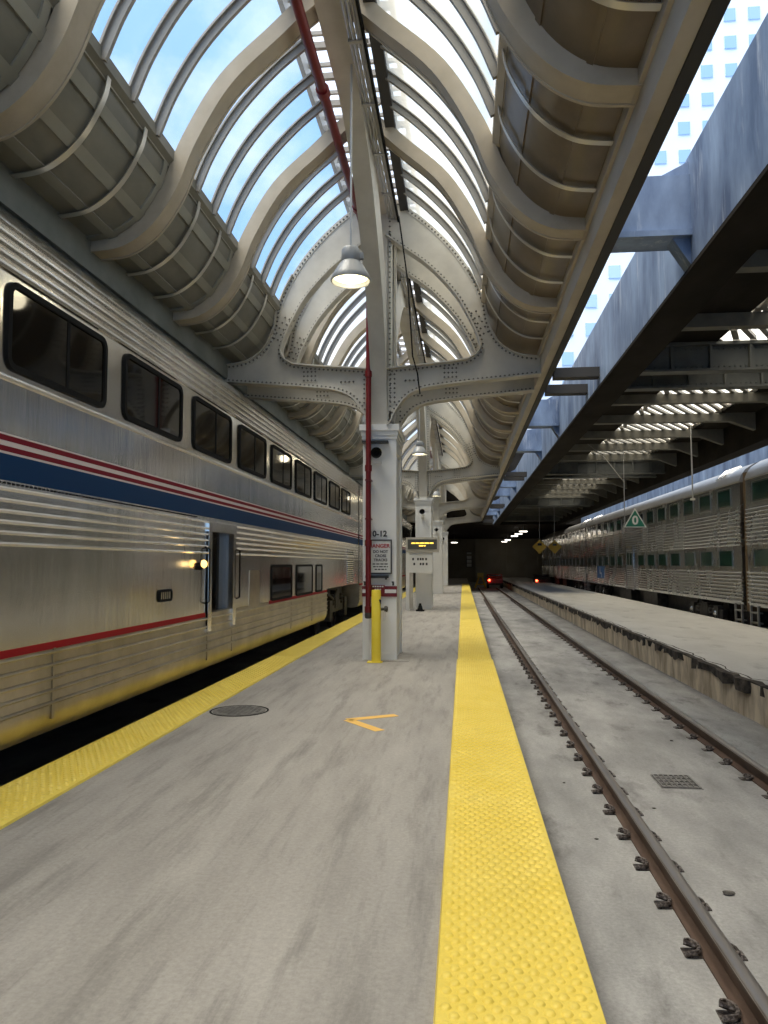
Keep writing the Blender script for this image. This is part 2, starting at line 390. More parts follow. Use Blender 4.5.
# glazing bars: three between neighbouring ribs
BAR_I = offset(GL, -.09)
bars = []
y = ribs_y[0]
gy = RIB0-8*RIBP
bp_ = None
idx = 0
while gy < YE:
    for j in (1, 2, 3):
        yy = gy+RIBP*j/4
        if yy > YE or any(abs(yy-f) < .12 or abs(yy-f-1.2) < .12 for f in FRAME): continue
        if bp_ is None:
            m = MB()
            for s in (-1, 1): m.band(side(BAR_I, s), side(offset(GL, .01), s), yy-.022, yy+.022)
            for s in (-1, 1): m.band(side(offset(GL, -.012), s), side(offset(GL, .012), s), yy-.05, yy+.05)
            bp_ = m.build('glazing_bar', bar_mat, roof, smooth=True); by = yy
        elif idx < 99:
            o = bp_.copy(); C.objects.link(o); o.parent = roof; o.location = (0, yy-by, 0)
        idx += 1
    gy += RIBP
for s, mt, nm in ((-1, glass_clear, 'clear_glazing'), (1, glass_backlit, 'backlit_glazing')):
    m = MB(); g = side(offset(GL, .0), s)
    m.strip([(p[0], YB, p[1]) for p in g], [(p[0], YE, p[1]) for p in g]); m.build(nm, mt, roof, smooth=True)
# gutter barrels
for s in (-1, 1):
    m = MB(); m.band(side(BA, s), side(offset(BA, .06), s), YB, YE)
    br = m.build('gutter_barrel', barrel_mat if s < 0 else barrel_warm_lit, roof, smooth=True)
    br['label'] = 'grey green panelled gutter barrel' if s < 0 else 'brown panelled gutter barrel, warm light in its colour'
    m = MB()
    idxs = (1, 7, 14, 21) if s < 0 else (2, 11, 20)
    for i in idxs:                       # battens along the barrel
        w = 2 if s < 0 else 1
        seg = BA[i:i+w+1] if i+w+1 <= len(BA) else BA[-3:]
        m.band(side(offset(seg, -.022 if s < 0 else -.012), s), side(offset(seg, .01), s), YB, YE)
    if s < 0:
        for yr in ribs_y:                # cross battens beside the ribs
            for e in (-.24, .16): m.band(side(offset(BA[2:], -.02), s), side(offset(BA[2:], .01), s), yr+e, yr+e+.09)
    m.build('batten', batten_mat if s < 0 else barrel_warm_lit, br, smooth=True)
    m = MB(); lip = [(1.74, 4.56), (1.74, 4.44), (1.84, 4.36), (1.90, 4.50), (1.86, 4.62)]
    m.prism(side(lip, s), 'y', YB, YE); m.build('sill_rail', rib_mat if s > 0 else barrel_mat, roof)
sp = {}
cnt = 0
for i, yr in enumerate(ribs_y):
    if yr > 47: break
    for fr in (.33, .67):
        yy = yr+RIBP*fr
        if any(f-.2 < yy < f+1.4 for f in FRAME): continue
        for s in (-1, 1):
            cnt += 1
            if cnt > 100: continue
            if s not in sp:
                m = MB(); q = [(1.735, 4.60)]+BA[1:24]
                m.band(side(offset(BA, -.045), s), side(offset(BA, -.036), s), yy-.035, yy+.035)
                m.cbox(X0+s*1.79, yy, H(4.53), .05, .09, .10)
                sp[s] = (m.build('strap', strap_mat, roof, smooth=True), yy)
            else:
                o0, y0 = sp[s]; o = o0.copy(); C.objects.link(o); o.parent = roof; o.location = (0, yy-y0, 0)
# ridge
m = MB(); m.box(X0-.46, X0-.37, YB, YE, H(6.18), H(6.34)); m.build('ridge_curb', bar_mat, roof)
m = MB(); m.box(X0+.36, X0+.50, YB, YE, H(6.10), H(6.40))
m.build('ridge_curb', dark_steel, roof)['label'] = 'black ridge curb'
m = MB(); m.strip([(X0-.62, YB, H(6.62)), (X0, YB, H(6.92)), (X0+.62, YB, H(6.62))], [(X0-.62, YE, H(6.62)), (X0, YE, H(6.92)), (X0+.62, YE, H(6.62))])
m.build('ridge_skylight', glass_ridge, roof)
m = MB(); yy = YB
while yy < YE:
    m.box(X0-.60, X0+.60, yy-.03, yy+.03, H(6.40), H(6.48)); m.box(X0-.62, X0+.62, yy-.02, yy+.02, H(6.58), H(6.63)); yy += .5975
m.box(X0-.66, X0-.60, YB, YE, H(6.40), H(6.64)); m.box(X0+.60, X0+.66, YB, YE, H(6.40), H(6.64))
m.build('ridge_crossbar', bar_mat, roof)
# ridge beam
m = MB(); m.box(X0-.135, X0+.135, YB, YE, H(6.08), H(6.26)); m.box(X0-.16, X0+.16, YB, YE, H(6.06), H(6.085))
tag(m.build('ridge_beam', steel_paint), 'long grey steel ridge beam running under the skylight at the crown of the roof', 'beam', kind='structure')

# edge beams
m = MB(); m.box(1.43, 1.53, YB, YE, H(3.18), H(3.95)); tag(m.build('edge_strip', dark_steel), 'black strip along the slot side of the pale edge beam', 'beam', kind='structure')  # plain black strip on the beam's slot side
m = MB(); m.box(1.315, 1.43, YB, YE, H(3.20), H(3.75)); m.box(1.28, 1.34, YB, YE, H(3.45), H(3.75))
tag(m.build('edge_beam', beam_mat), 'pale concrete edge beam below the right gutter barrel, beside the open slot', 'beam', kind='structure')
m = MB(); m.box(-4.36, -4.12, YB, YE, H(2.35), H(3.75)); m.box(-4.12, -4.07, YB, YE, H(3.22), H(3.75))
y = YB
while y < YE: m.box(-4.125, -4.105, y, y+.10, H(2.35), H(3.22)); y += 2.39
tag(m.build('edge_beam', wall_dark), 'grey green girder above the silver train, under the left gutter barrel', 'beam', kind='structure')

# ------------------------------------------------------------------ smoke slots, girders and the right-hand shed
def slot_girder(x0, x1, zb, zt, mat, label):
    m = MB(); m.box(x0, x1, YB, 58, zb+.012, zt); g = tag(m.build('slot_girder', mat), label, 'girder', kind='structure')
    m = MB(); m.box(x0-.03, x1+.10, YB, 58, zb-.03, zb+.012); m.build('shade_flange', dark_beam, g)  # added dark flange stands for the shade under the girder
    return g
slot_girder(2.26, 2.60, H(2.90), H(4.05), sky_tint_girder, 'weathered girder tinted with blue sky light, on the right of the open slot over the empty track')
slot_girder(8.75, 9.05, H(2.95), H(4.05), sky_tint_girder, 'sky tinted blue girder behind the slot above the gallery cars')
slot_girder(6.98, 7.28, H(2.90), H(4.05), dark_beam, 'girder coloured dark as shade, in front of the slot above the gallery cars')
slot_girder(-5.42, -5.10, H(2.90), H(4.05), sky_tint_girder, 'sky tinted grey girder beyond the slot above the silver train')
def strut(y, x0, x1, label):
    m = MB(); m.box(x0, x1, y, y+.30, H(3.25), H(3.85)); m.box(x0, x1, y-.04, y+.34, H(3.22), H(3.28))
    m.prism([(x1, H(2.95)), (x1, H(4.0)), (x1-.30, H(3.85)), (x1-.22, H(3.30))], 'y', y+.04, y+.26)
    tag(m.build('slot_strut', sky_tint_girder), label, 'strut', 'sky tinted blue struts across the slot', 'structure')
words = ['nearest', 'second nearest', 'third nearest', 'fourth nearest', 'fifth nearest', 'sixth nearest', 'seventh nearest', 'eighth nearest']
i = 0
for y in sorted([7.55+14.34*k for k in range(4)]+[17.9+14.34*k for k in range(3)]):
    strut(y, 1.525, 2.26, words[i]+' sky tinted blue strut crossing the open slot over the empty track'); i += 1
m = MB()
for f in FRAME:
    for q in (0, 1.2): m.box(1.52, 2.30, f+q-.12, f+q+.12, H(3.08), H(3.24))
tag(m.build('trim_1', dark_steel), 'dark steel cross ties of the column lines bridging the slot', 'beam', kind='structure')

# ceiling of the right-hand shed with its skylights
rc = thing('ceiling', 'dark beamed ceiling with slanted skylight strips over the right platform', 'ceiling', (4.8, 24, 0), kind='structure')
m = MB(); m.box(2.60, 4.15, YB, 58, H(3.62), H(3.75)); m.box(6.15, 6.98, YB, 58, H(3.62), H(3.75))
skys = []
ys_b = []
for k in range(-2, 4):
    f = 12.73+14.34*k
    ys_b += [f+1.2+.45+2.25*j for j in range(1, 6)]
ys_b = [y for y in ys_b if YB < y < 57]
m.box(4.15, 6.15, YB, 10.4, H(3.62), H(3.75)); m.box(4.15, 6.15, 42, 58, H(3.62), H(3.75))
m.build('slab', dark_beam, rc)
m = MB(); m.strip([(4.15, 10.4, H(3.70)), (6.15, 10.4, H(3.70))], [(4.15, 42, H(3.70)), (6.15, 42, H(3.70))]); m.build('skylight', glass_backlit, rc)
m = MB()
y = 10.5
while y < 41.5:                           # oblique glazing bars
    for k in range(-5, 9):
        xa_ = 4.15+k*.27
        q = [(min(max(xa_+1.3*e, 4.15), 6.15), y+2.1*e) for e in (0, .25, .5, .75, 1)]
        for p_, r_ in zip(q[:-1], q[1:]):
            if r_[0]-p_[0] > .05: m.prism([(p_[0], p_[1]), (p_[0]+.10, p_[1]), (r_[0]+.10, r_[1]), (r_[0], r_[1])], 'z', H(3.62), H(3.68))
    y += 2.25
m.build('skylight_bar', bar_mat, rc)
pb = None
for y in ys_b:
    if pb is None:
        m = MB(); m.prism([(2.60, H(3.25)), (3.1, H(3.42)), (6.4, H(3.42)), (6.98, H(3.2)), (6.98, H(3.62)), (2.60, H(3.62))], 'y', y-.09, y+.09)
        pb = m.build('cross_beam', shed_beam, rc); y0 = y
    else:
        o = pb.copy(); C.objects.link(o); o.parent = rc; o.location = (0, y-y0, 0)
for k in range(-1, 4):
    f = 12.73+14.34*k
    for q in (0, 1.2):
        m = MB(); m.box(2.58, 7.0, f+q-.015, f+q+.015, H(3.16), H(3.62)); m.box(2.58, 7.0, f+q-.12, f+q+.12, H(3.13), H(3.17)); m.box(2.58, 7.0, f+q-.12, f+q+.12, H(3.56), H(3.61))
        xs = 2.8
        while xs < 7: m.box(xs-.02, xs+.02, f+q-.10, f+q+.10, H(3.16), H(3.57)); xs += .62
        if k < 2:
            xs = 2.65
            while xs < 6.95: m.rivet(xs, f+q-.015, H(3.22)); m.rivet(xs, f+q-.015, H(3.52)); xs += .085
        m.build('plate_girder', shed_girder, rc)
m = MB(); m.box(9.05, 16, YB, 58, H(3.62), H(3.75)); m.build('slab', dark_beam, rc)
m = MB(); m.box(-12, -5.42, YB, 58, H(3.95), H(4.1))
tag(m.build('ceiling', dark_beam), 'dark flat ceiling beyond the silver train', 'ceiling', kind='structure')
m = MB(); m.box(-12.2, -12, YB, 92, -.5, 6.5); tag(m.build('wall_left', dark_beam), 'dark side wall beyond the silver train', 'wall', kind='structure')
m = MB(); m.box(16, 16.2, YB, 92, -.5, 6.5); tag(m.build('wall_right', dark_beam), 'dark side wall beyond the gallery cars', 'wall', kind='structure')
# end hall under the building
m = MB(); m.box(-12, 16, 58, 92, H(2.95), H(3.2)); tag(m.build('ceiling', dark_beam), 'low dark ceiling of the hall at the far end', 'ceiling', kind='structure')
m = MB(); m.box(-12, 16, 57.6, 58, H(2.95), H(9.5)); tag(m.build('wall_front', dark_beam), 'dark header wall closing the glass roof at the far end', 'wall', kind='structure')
m = MB(); m.box(-12, 16, 89.8, 90, -.5, H(3)); m.box(-12, 16, 89.55, 89.8, H(.95), H(1.15)); m.box(-.2, 16, 89.7, 89.8, H(1.9), H(2.9))
for x in (-4, 1.6, 5.2, 8.8, 12): m.box(x-.2, x+.2, 89.5, 89.8, -.5, H(3))
tag(m.build('wall_back', end_wall), 'dim tan end wall across the far end of the tracks', 'wall', kind='structure')
w1 = thing('window_1', 'small pale barred window in the far end wall, above the yellow strip', 'window', (.7, 89.7, 1.2), kind='structure')
m = MB(); m.box(.42, 1.02, 89.62, 89.7, 1.25, 3.0); m.build('pane', sign_white, w1)
m = MB()
for zz in (1.25, 1.7, 2.15, 2.6, 3.0): m.box(.38, 1.06, 89.58, 89.64, zz-.03, zz+.03)
for xx in (.4, 1.04): m.box(xx-.03, xx+.03, 89.58, 89.64, 1.22, 3.03)
m.build('window_frame', dark_steel, w1)

# ------------------------------------------------------------------ platform columns and riveted roof frames
def column(f, i, label):
    x = -1.395
    t = thing('platform_column', label, 'column', (x, f+.6, 0), 'white platform columns')
    m = MB(); m.box(x-.255, x+.255, f+.02, f+1.18, 0, 3.72)
    for sx in (-1, 1):                                    # corner strips
        for (ya, yb) in ((f, f+.16), (f+1.04, f+1.20)): m.box(x+sx*.285-(.11 if sx > 0 else 0), x+sx*.285+(.11 if sx < 0 else 0), ya, yb, 0, 3.72)
    m.box(x-.18, x+.18, f-.0, f+.03, 3.50, 3.72); m.box(x-.18, x+.18, f, f+.03, 0, .12)
    for sx in (-1, 1): m.box(x+sx*.285-.03, x+sx*.285+.0, f+.1, f+1.1, 3.5, 3.72) if sx > 0 else m.box(x-.285, x-.255, f+.1, f+1.1, 3.5, 3.72)
    m.build('shaft', col_paint, t)
    m = MB(); m.box(x-.30, x+.30, f-.02, f+1.22, 3.72, 3.78); m.box(x-.315, x+.315, f-.035, f+1.235, 3.78, 3.86); m.box(x-.34, x+.34, f-.06, f+1.26, 3.86, 3.965)
    m.build('capital', col_paint, t)
    m = MB(); m.box(x-.46, x+.50, f-.16, f+1.36, 0.0, .008); m.build('floor_plate', noisy_plate, t)
    return t
noisy_plate = noisy('floor plate concrete', (.28, .265, .24), (.40, .38, .35), (1, 1, 1), 4, 6, .35, .6, .7)
labels_c = ['nearest white column, marked 10-12, with red standpipe and danger sign', 'second white column along the platform, behind the amber message board',
            'third white column along the platform, just right of the message board', 'fourth and farthest white column along the platform']
cols = [column(f, i, labels_c[i]) for i, f in enumerate(FRAME)]

BOT = [(.14, 2.34), (.20, 2.40), (.28, 2.58), (.46, 2.82), (.65, 2.925), (.90, 2.985), (1.50, 3.05), (2.10, 3.10), (2.72, 3.155)]
OUT = [(2.72, 3.47), (2.34, 3.53), (2.03, 3.74), (1.86, 4.10), (1.80, 4.45), (1.60, 4.92), (1.29, 5.40), (.85, 5.87), (.40, 6.22), (.10, 6.42)]
INN = [(.10, 5.66), (.41, 5.42), (.85, 5.08), (1.29, 4.58), (1.56, 4.09), (1.68, 3.80), (1.70, 3.66), (1.64, 3.55), (1.50, 3.46)]
TOPL = [(1.20, 3.42), (.14, 3.33)]
BOTs = smooth_curve(BOT, 4); OUTs = smooth_curve(OUT, 4); INNs = smooth_curve(INN, 4)
def rivets_along(m, pts, off, y, step, s, ny=-1):
    """rows of rivet heads following an edge"""
    acc = 0; p = offset(pts, off)
    for a, c in zip(p[:-1], p[1:]):
        L = math.hypot(c[0]-a[0], c[1]-a[1]); d = step-acc
        while d <= L:
            q = (a[0]+(c[0]-a[0])*d/L, a[1]+(c[1]-a[1])*d/L); m.rivet(X0+s*q[0], y, H(q[1]), ny); d += step
        acc = (acc+L) % step
def frame(f, label, detail):
    t = thing('roof_frame', label, 'steel frame', (X0, f+.6, 3.97), 'riveted steel roof frames')
    mt = steel_paint
    for q in (0.0, 1.2):
        for s in (-1, 1):
            y = f+q
            poly = BOTs+OUTs+INNs+TOPL
            me = bmesh.new()
            vs0 = [me.verts.new((X0+s*u, y+.012, H(Y))) for u, Y in poly]
            fc = me.faces.new(vs0)
            ext = bmesh.ops.extrude_face_region(me, geom=[fc])
            for v in [g for g in ext['geom'] if isinstance(g, bmesh.types.BMVert)]: v.co.y += .022
            bmesh.ops.triangulate(me, faces=[g for g in me.faces if len(g.verts) > 4])
            m = MB(); me.verts.index_update()
            m.add([v.co[:] for v in me.verts], [[v.index for v in fa.verts] for fa in me.faces]); me.free()
            # flange plates along the edges and angle legs on the web
            m.band(side(BOTs, s), side(offset(BOTs, .022), s), y-.10, y+.13)
            m.band(side(offset(INNs+TOPL, -.0), s), side(offset(INNs+TOPL, .022), s), y-.10, y+.13)
            m.band(side(offset(OUTs[:22], .0), s), side(offset(OUTs[:22], .02), s), y-.06, y+.09)
            for e, off1 in ((BOTs, .09), (INNs+TOPL, .09)):
                m.band(side(offset(e, .02), s), side(offset(e, off1), s), y, y+.012)
            m.band(side(offset(OUTs, .0), s), side(offset(OUTs, .08), s), y, y+.012)
            # splice plates
            for (ua, ub, Ya, Yb) in ((1.08, 1.34, 3.13, 3.34), (.15, .30, 2.72, 3.28)): m.box(X0+s*ua, X0+s*ub, y-.004, y+.012, H(Ya), H(Yb))
            if detail:
                rm = MB()
                rivets_along(rm, BOTs, .055, y, .075, s); rivets_along(rm, INNs+TOPL, .055, y, .075, s); rivets_along(rm, OUTs, .045, y, .075, s)
                for a in range(4):
                    for c in range(3): rm.rivet(X0+s*(1.11+.067*a), y-.004, H(3.16+.075*c))
                for c in range(7):
                    for a in range(2): rm.rivet(X0+s*(.19+.07*a), y-.004, H(2.75+.08*c))
                for a in range(4): rm.rivet(X0+s*(.45+.07*a), y, H(3.12))
                for a in range(3):
                    for c in range(5): rm.rivet(X0+s*(1.70-.05*c+.075*a), y, H(3.86+.09*c+.03*a), -1)
            ab = m.build('arch_bracket', mt, t)
            if detail: rv = rm.build('rivet', rivet_mat, ab); rv['kind'] = 'stuff'
    # post between the frames
    m = MB(); m.box(X0-.14, X0+.14, f+.02, f+1.18, 3.965, H(6.25)); 
    for xx in (-.20, .16): m.box(X0+xx, X0+xx+.04, f+1.0, f+1.22, 3.965, H(6.2)); m.box(X0+xx, X0+xx+.04, f, f+.2, 3.965, H(6.2))
    if detail:
        z = 4.1; rp = MB()
        while z < H(6.1):
            for xx in (-.18, .18): rp.rivet(X0+xx, f, z)
            z += .09
    po = m.build('post', mt, t)
    if detail: rv = rp.build('rivet', rivet_mat, po); rv['kind'] = 'stuff'
    # curved braces along the ridge, one towards the viewer and one away
    IN = smooth_curve([(0, 2.37), (-.13, 3.1), (-.62, 4.1), (-1.32, 4.85), (-2.2, 5.50), (-2.95, 5.82), (-3.9, 6.02), (-4.9, 6.065)], 5)
    EX = smooth_curve([(.05, 2.9), (.04, 3.7), (-.25, 4.7), (-.85, 5.40), (-1.6, 5.90), (-2.5, 6.2), (-3.7, 6.22), (-4.9, 6.24)], 5)
    for d in (1, -1):
        m = MB(); y0 = f if d > 0 else f+1.2
        vs = []; n = len(IN)
        for xx in (-.135, .135):
            for P in (IN, EX): vs += [(X0+xx, y0+d*p[0], H(p[1])) for p in P]
        fs = []
        for i in range(n-1):
            fs += [(i, i+1, n+i+1, n+i), (2*n+i, 3*n+i, 3*n+i+1, 2*n+i+1), (i, 2*n+i, 2*n+i+1, i+1), (n+i, n+i+1, 3*n+i+1, 3*n+i)]
        fs += [(0, n, 3*n, 2*n), (n-1, 3*n-1, 4*n-1, 2*n-1)]
        m.add(vs, fs)
        m.build('ridge_brace', mt, t, smooth=True)
labels_f = ['nearest riveted grey steel roof frame, with pointed arches springing over the first column', 'second riveted grey roof frame along the platform, over the column behind the message board',
            'third riveted grey roof frame along the platform', 'farthest riveted grey roof frame, before the dark end hall']
for i, f in enumerate(FRAME): frame(f, labels_f[i], i < 2)

# ------------------------------------------------------------------ fittings of the first column
f0 = FRAME[0]; xc = -1.395
t = thing('standpipe', 'dark red vertical standpipe on the nearest column, joined to the overhead red pipe', 'pipe', (-1.56, f0-.12, .75))
m = MB(); yp = f0-.17
m.tube([(-1.565, yp, .78), (-1.565, yp, H(5.65)), (-1.60, yp, H(5.78)), (-1.68, yp, H(5.83))], .045, 12); m.build('riser', red_paint, t, smooth=True)
for z in (.85, 1.95, 3.2, 4.8): MB().lathe((-1.565, yp, z), [(.045, -.05), (.06, -.05), (.06, .05), (.045, .05)], 12).build('coupling', red_paint, t, smooth=True)
m = MB(); m.lathe((-1.565, yp, .76), [(.03, -.06), (.055, -.05), (.06, 0), (.05, .08)], 12); m.tube([(-1.565, yp, .84), (-1.25, yp, .86)], .022, 8); m.lathe((-1.27, yp, .86), [(.03, -.03), (.05, -.02), (.05, .02), (.03, .03)], 12, 'x')
m.build('valve', iron_mat, t, smooth=True)
m = MB(); m.tube([(-1.29, yp-.02, .82), (-1.30, yp-.03, .66)], .022, 8); m.build('valve_handle', white_paint, t, smooth=True)
for z in (3.0, 2.35): MB().box(-1.615, -1.515, yp-.05, f0, z-.012, z+.012).build('pipe_clamp', red_paint, t)

MB().box(-1.68, -1.24, f0-.13, f0+.01, H(2.04), H(2.075)).build('wall_bracket', sign_black, t)
t = thing('overhead_pipe', 'dark red fire pipe running along the left side of the ridge beam', 'pipe', (-1.68, 4, H(5.83)))
m = MB(); m.tube([(-1.68, YB, H(5.83)), (-1.68, yp+.06, H(5.83))], .06, 12); m.build('pipe', red_paint, t, smooth=True)
for yy in (1.2, 4.6, 8.9, 12.0): MB().lathe((-1.68, yy, H(5.83)), [(.06, -.06), (.085, -.06), (.085, .06), (.06, .06)], 12, 'y').build('coupling', red_paint, t, smooth=True)
m = MB(); m.tube([(-1.68, 27, H(5.83)), (-1.68, 56, H(5.83))], .06, 10)
tag(m.build('overhead_pipe', red_paint, smooth=True), 'farther red pipe along the ridge, beyond the second roof frame', 'pipe')

t = thing('conduit_bundle', 'bundle of galvanised electrical conduits clipped along the right of the ridge beam', 'conduits', (-1.2, 10, H(6.1)))
for i, (dx, Y, r) in enumerate(((.165, 5.98, .022), (.215, 5.97, .022), (.26, 5.965, .018), (.295, 5.96, .016))):
    m = MB(); m.tube([(X0+dx, YB, H(Y)), (X0+dx, YE, H(Y))], r, 7); m.build('conduit', conduit_mat, t, smooth=True)
m = MB(); m.box(X0+.315, X0+.345, YB, YE, H(5.90), H(5.97)); m.build('cable_tray', black_mat, t)
yy = YB+.4
pc = None
while yy < 48:
    if pc is None: m = MB(); m.box(X0+.14, X0+.37, yy-.025, yy+.025, H(5.93), H(5.945)); m.box(X0+.14, X0+.15, yy-.025, yy+.025, H(5.93), H(6.10)); pc = m.build('conduit_clamp', conduit_mat, t); y0 = yy
    else: o = pc.copy(); C.objects.link(o); o.parent = t; o.location = Vector(pc.location)+Vector((0, yy-y0, 0))
    yy += 1.2
m = MB(); m.tube([(X0+.35, f0-.15, H(5.93)), (X0+.50, f0-.14, H(4.8)), (X0+.58, f0-.13, H(3.5)), (X0+.66, f0-.13, H(3.2)), (X0+.70, f0-.13, H(2.85))], .012, 6)
tag(m.build('hanging_cable', black_mat, smooth=True), 'thin black cable hanging in front of the nearest roof frame', 'cable')

def speaker(x, y, z, label):
    t = thing('horn_speaker', label, 'speaker', (x, y, z), 'black horn speakers on the columns')
    m = MB(); m.lathe((x, y, z), [(.03, .10), (.035, .0), (.05, -.06), (.09, -.13), (.095, -.135), (.085, -.13), (.04, -.05)], 16, 'y'); m.build('horn', black_mat, t, smooth=True)
    m = MB(); m.box(x-.06, x+.06, y+.0, y+.12, z-.16, z-.10); m.build('bracket', col_paint, t)
    return t
for f, lb in zip(FRAME, ('black horn speaker at the top of the nearest column', 'black horn speaker on the second column, above the message board',
                         'black horn speaker on the third column', 'black horn speaker on the farthest column')):
    speaker(xc-.03, f-.11, H(1.85), lb)

text(cols[0], 'column_number', '10-12', .135, -1.425, f0-.003, H(.505), sign_black)
t = thing('danger_sign', 'white danger sign with dark border on the nearest column', 'sign', (-1.395, f0-.02, H(.12)))
sx0, sx1, sz0, sz1, yf = -1.595, -1.185, H(-.165), H(.41), f0-.02
m = MB(); m.prism(rrect(sx0+.02, sx1-.02, sz0+.02, sz1-.02, .02), 'y', yf-.012, yf); m.build('board', sign_white, t)
m = MB()
m.box(sx0, sx1, yf-.02, yf, sz0, sz0+.02); m.box(sx0, sx1, yf-.02, yf, sz1-.02, sz1); m.box(sx0, sx0+.02, yf-.02, yf, sz0+.02, sz1-.02); m.box(sx1-.02, sx1, yf-.02, yf, sz0+.02, sz1-.02)
m.build('frame', sign_black, t)
text(t, 'lettering', 'DANGER', .090, -1.40, yf-.014, H(.30), sign_red)
for j, (w, z, s) in enumerate((('DO NOT', .205, .062), ('CROSS', .135, .062), ('TRACKS', .065, .062))): text(t, 'lettering', w, s, -1.375, yf-.014, H(z), sign_black)
m = MB()
for z, w in ((.0, .27), (-.045, .25), (-.09, .20)):
    x = -1.375-w/2
    while x < -1.375+w/2-.01:
        l = random.uniform(.03, .06); m.box(x, min(x+l, -1.375+w/2), yf-.014, yf-.011, H(z)-.009, H(z)+.009); x += l+.014
o = m.build('lettering', sign_black, t); o['kind'] = 'stuff'
m = MB(); m.box(-1.63, -1.24, f0-.05, f0, H(-.235), H(-.19)); m.box(-1.60, -1.57, f0-.03, f0+.02, H(-.26), H(-.19)); m.box(-1.30, -1.27, f0-.03, f0+.02, H(-.26), H(-.19))
tag(m.build('hanger_rail', sign_black), 'short black rail under the danger sign on the nearest column', 'rail')
t = thing('marker_band', 'red and white marker band strapped round the nearest column behind the bollard', 'band', (xc, f0, H(-.44)))
m = MB(); m.box(xc-.295, xc+.295, f0-.015, f0+.0, H(-.545), H(-.37)); m.build('band', red_paint, t)
m = MB(); m.box(xc-.29, xc-.20, f0-.018, f0-.014, H(-.485), H(-.425)); m.box(xc+.06, xc+.285, f0-.018, f0-.014, H(-.485), H(-.425)); o = m.build('white_block', white_paint, t); o['kind'] = 'stuff'
m = MB(); m.box(xc-.14, xc+.09, f0-.03, f0-.014, H(-.51), H(-.35)); m.build('plaque', red_paint, t)
m = MB()
for z, a, c in ((-.375, -.12, .07), (-.425, -.08, .03)):
    x = xc+a
    while x < xc+c: m.box(x, x+.03, f0-.033, f0-.029, H(z)-.012, H(z)+.012); x += .04
o = m.build('lettering', white_paint, t); o['kind'] = 'stuff'
m = MB()
for x in (-1.64, -1.165): m.box(x-.015, x+.015, f0-.02, f0, H(-.36), H(-.30)); m.box(x-.025, x+.01, f0-.025, f0, H(-.31), H(-.29))
t2 = m.build('dark_mark', sign_black, cols[0])  # two small dark pieces standing in for vertical lettering
t = thing('bollard', 'yellow pipe bollard standing in front of the nearest column', 'bollard', (-1.42, f0-.28, 0))
m = MB(); m.lathe((-1.42, f0-.28, 0), [(.078, .012), (.078, 1.16), (.07, 1.175), (.02, 1.18)], 20); m.build('pipe', yellow_paint, t, smooth=True)
m = MB(); m.box(-1.56, -1.32, f0-.38, f0-.18, .001, .014); m.build('base_plate', yellow_paint, t)
m = MB(); m.prism([(-1.37, 1.02), (-1.335, 1.02), (-1.335, .94)], 'y', f0-.34, f0-.31); m.build('black_patch', sign_black, t)

# ------------------------------------------------------------------ message board in front of the second column
f1 = FRAME[1]; yb = f1-.75
t = thing('message_board', 'amber dot matrix message board in a grey frame, before the second column', 'message board', (-1.4, yb, 0))
m = MB(); ring = MB()
xa, xb_, za, zb_ = -1.97, -.82, H(.42), H(.92)
m.box(xa, xb_, yb, yb+.28, za, zb_); m.build('housing', steel_paint, t)
m = MB(); m.box(xa+.07, xb_-.07, yb-.012, yb+.0, za+.09, zb_-.07); m.build('screen', led_back, t)
m = MB(); random.seed(5)
for z, x0_, x1_ in ((H(.72), xa+.2, xb_-.18), (H(.63), xa+.46, xb_-.45)):
    x = x0_
    while x < x1_: w = random.uniform(.05, .16); m.box(x, min(x+w, x1_), yb-.016, yb-.012, z-.022, z+.022); x += w+.022
m.build('led_text', led_glow, t)
m = MB(); m.box(xa, xa+.12, yb+.02, yb+.16, 0, za); m.build('leg', col_paint, t)
m = MB(); m.box(xa+.12, -1.05, yb+.05, yb+.09, H(-.30), za); m.build('notice_panel', col_paint, t)
m = MB(); m.box(xa+.12, -1.72, yb+.06, yb+.08, .05, H(-.30)); m.build('back_panel', steel_paint, t)
m = MB()
for z, xs_ in ((.17, (-1.72, -1.55, -1.46, -1.38, -1.27)), (.0, (-1.68, -1.46, -1.37, -1.25))):
    for x in xs_: m.box(x-.03, x+.03, yb+.044, yb+.05, H(z)-.04, H(z)+.04)
o = m.build('lettering', sign_black, t); o['kind'] = 'stuff'
m = MB(); xq, yq = -1.46, f1-1.05
m.lathe((xq, yq, 0), [(.10, .04), (.035, .26), (.02, .27)], 12); m.box(xq-.14, xq+.14, yq-.14, yq+.14, .001, .04)
tag(m.build('floor_cone', black_mat, smooth=True), 'small black cone on the floor below the message board', 'cone')

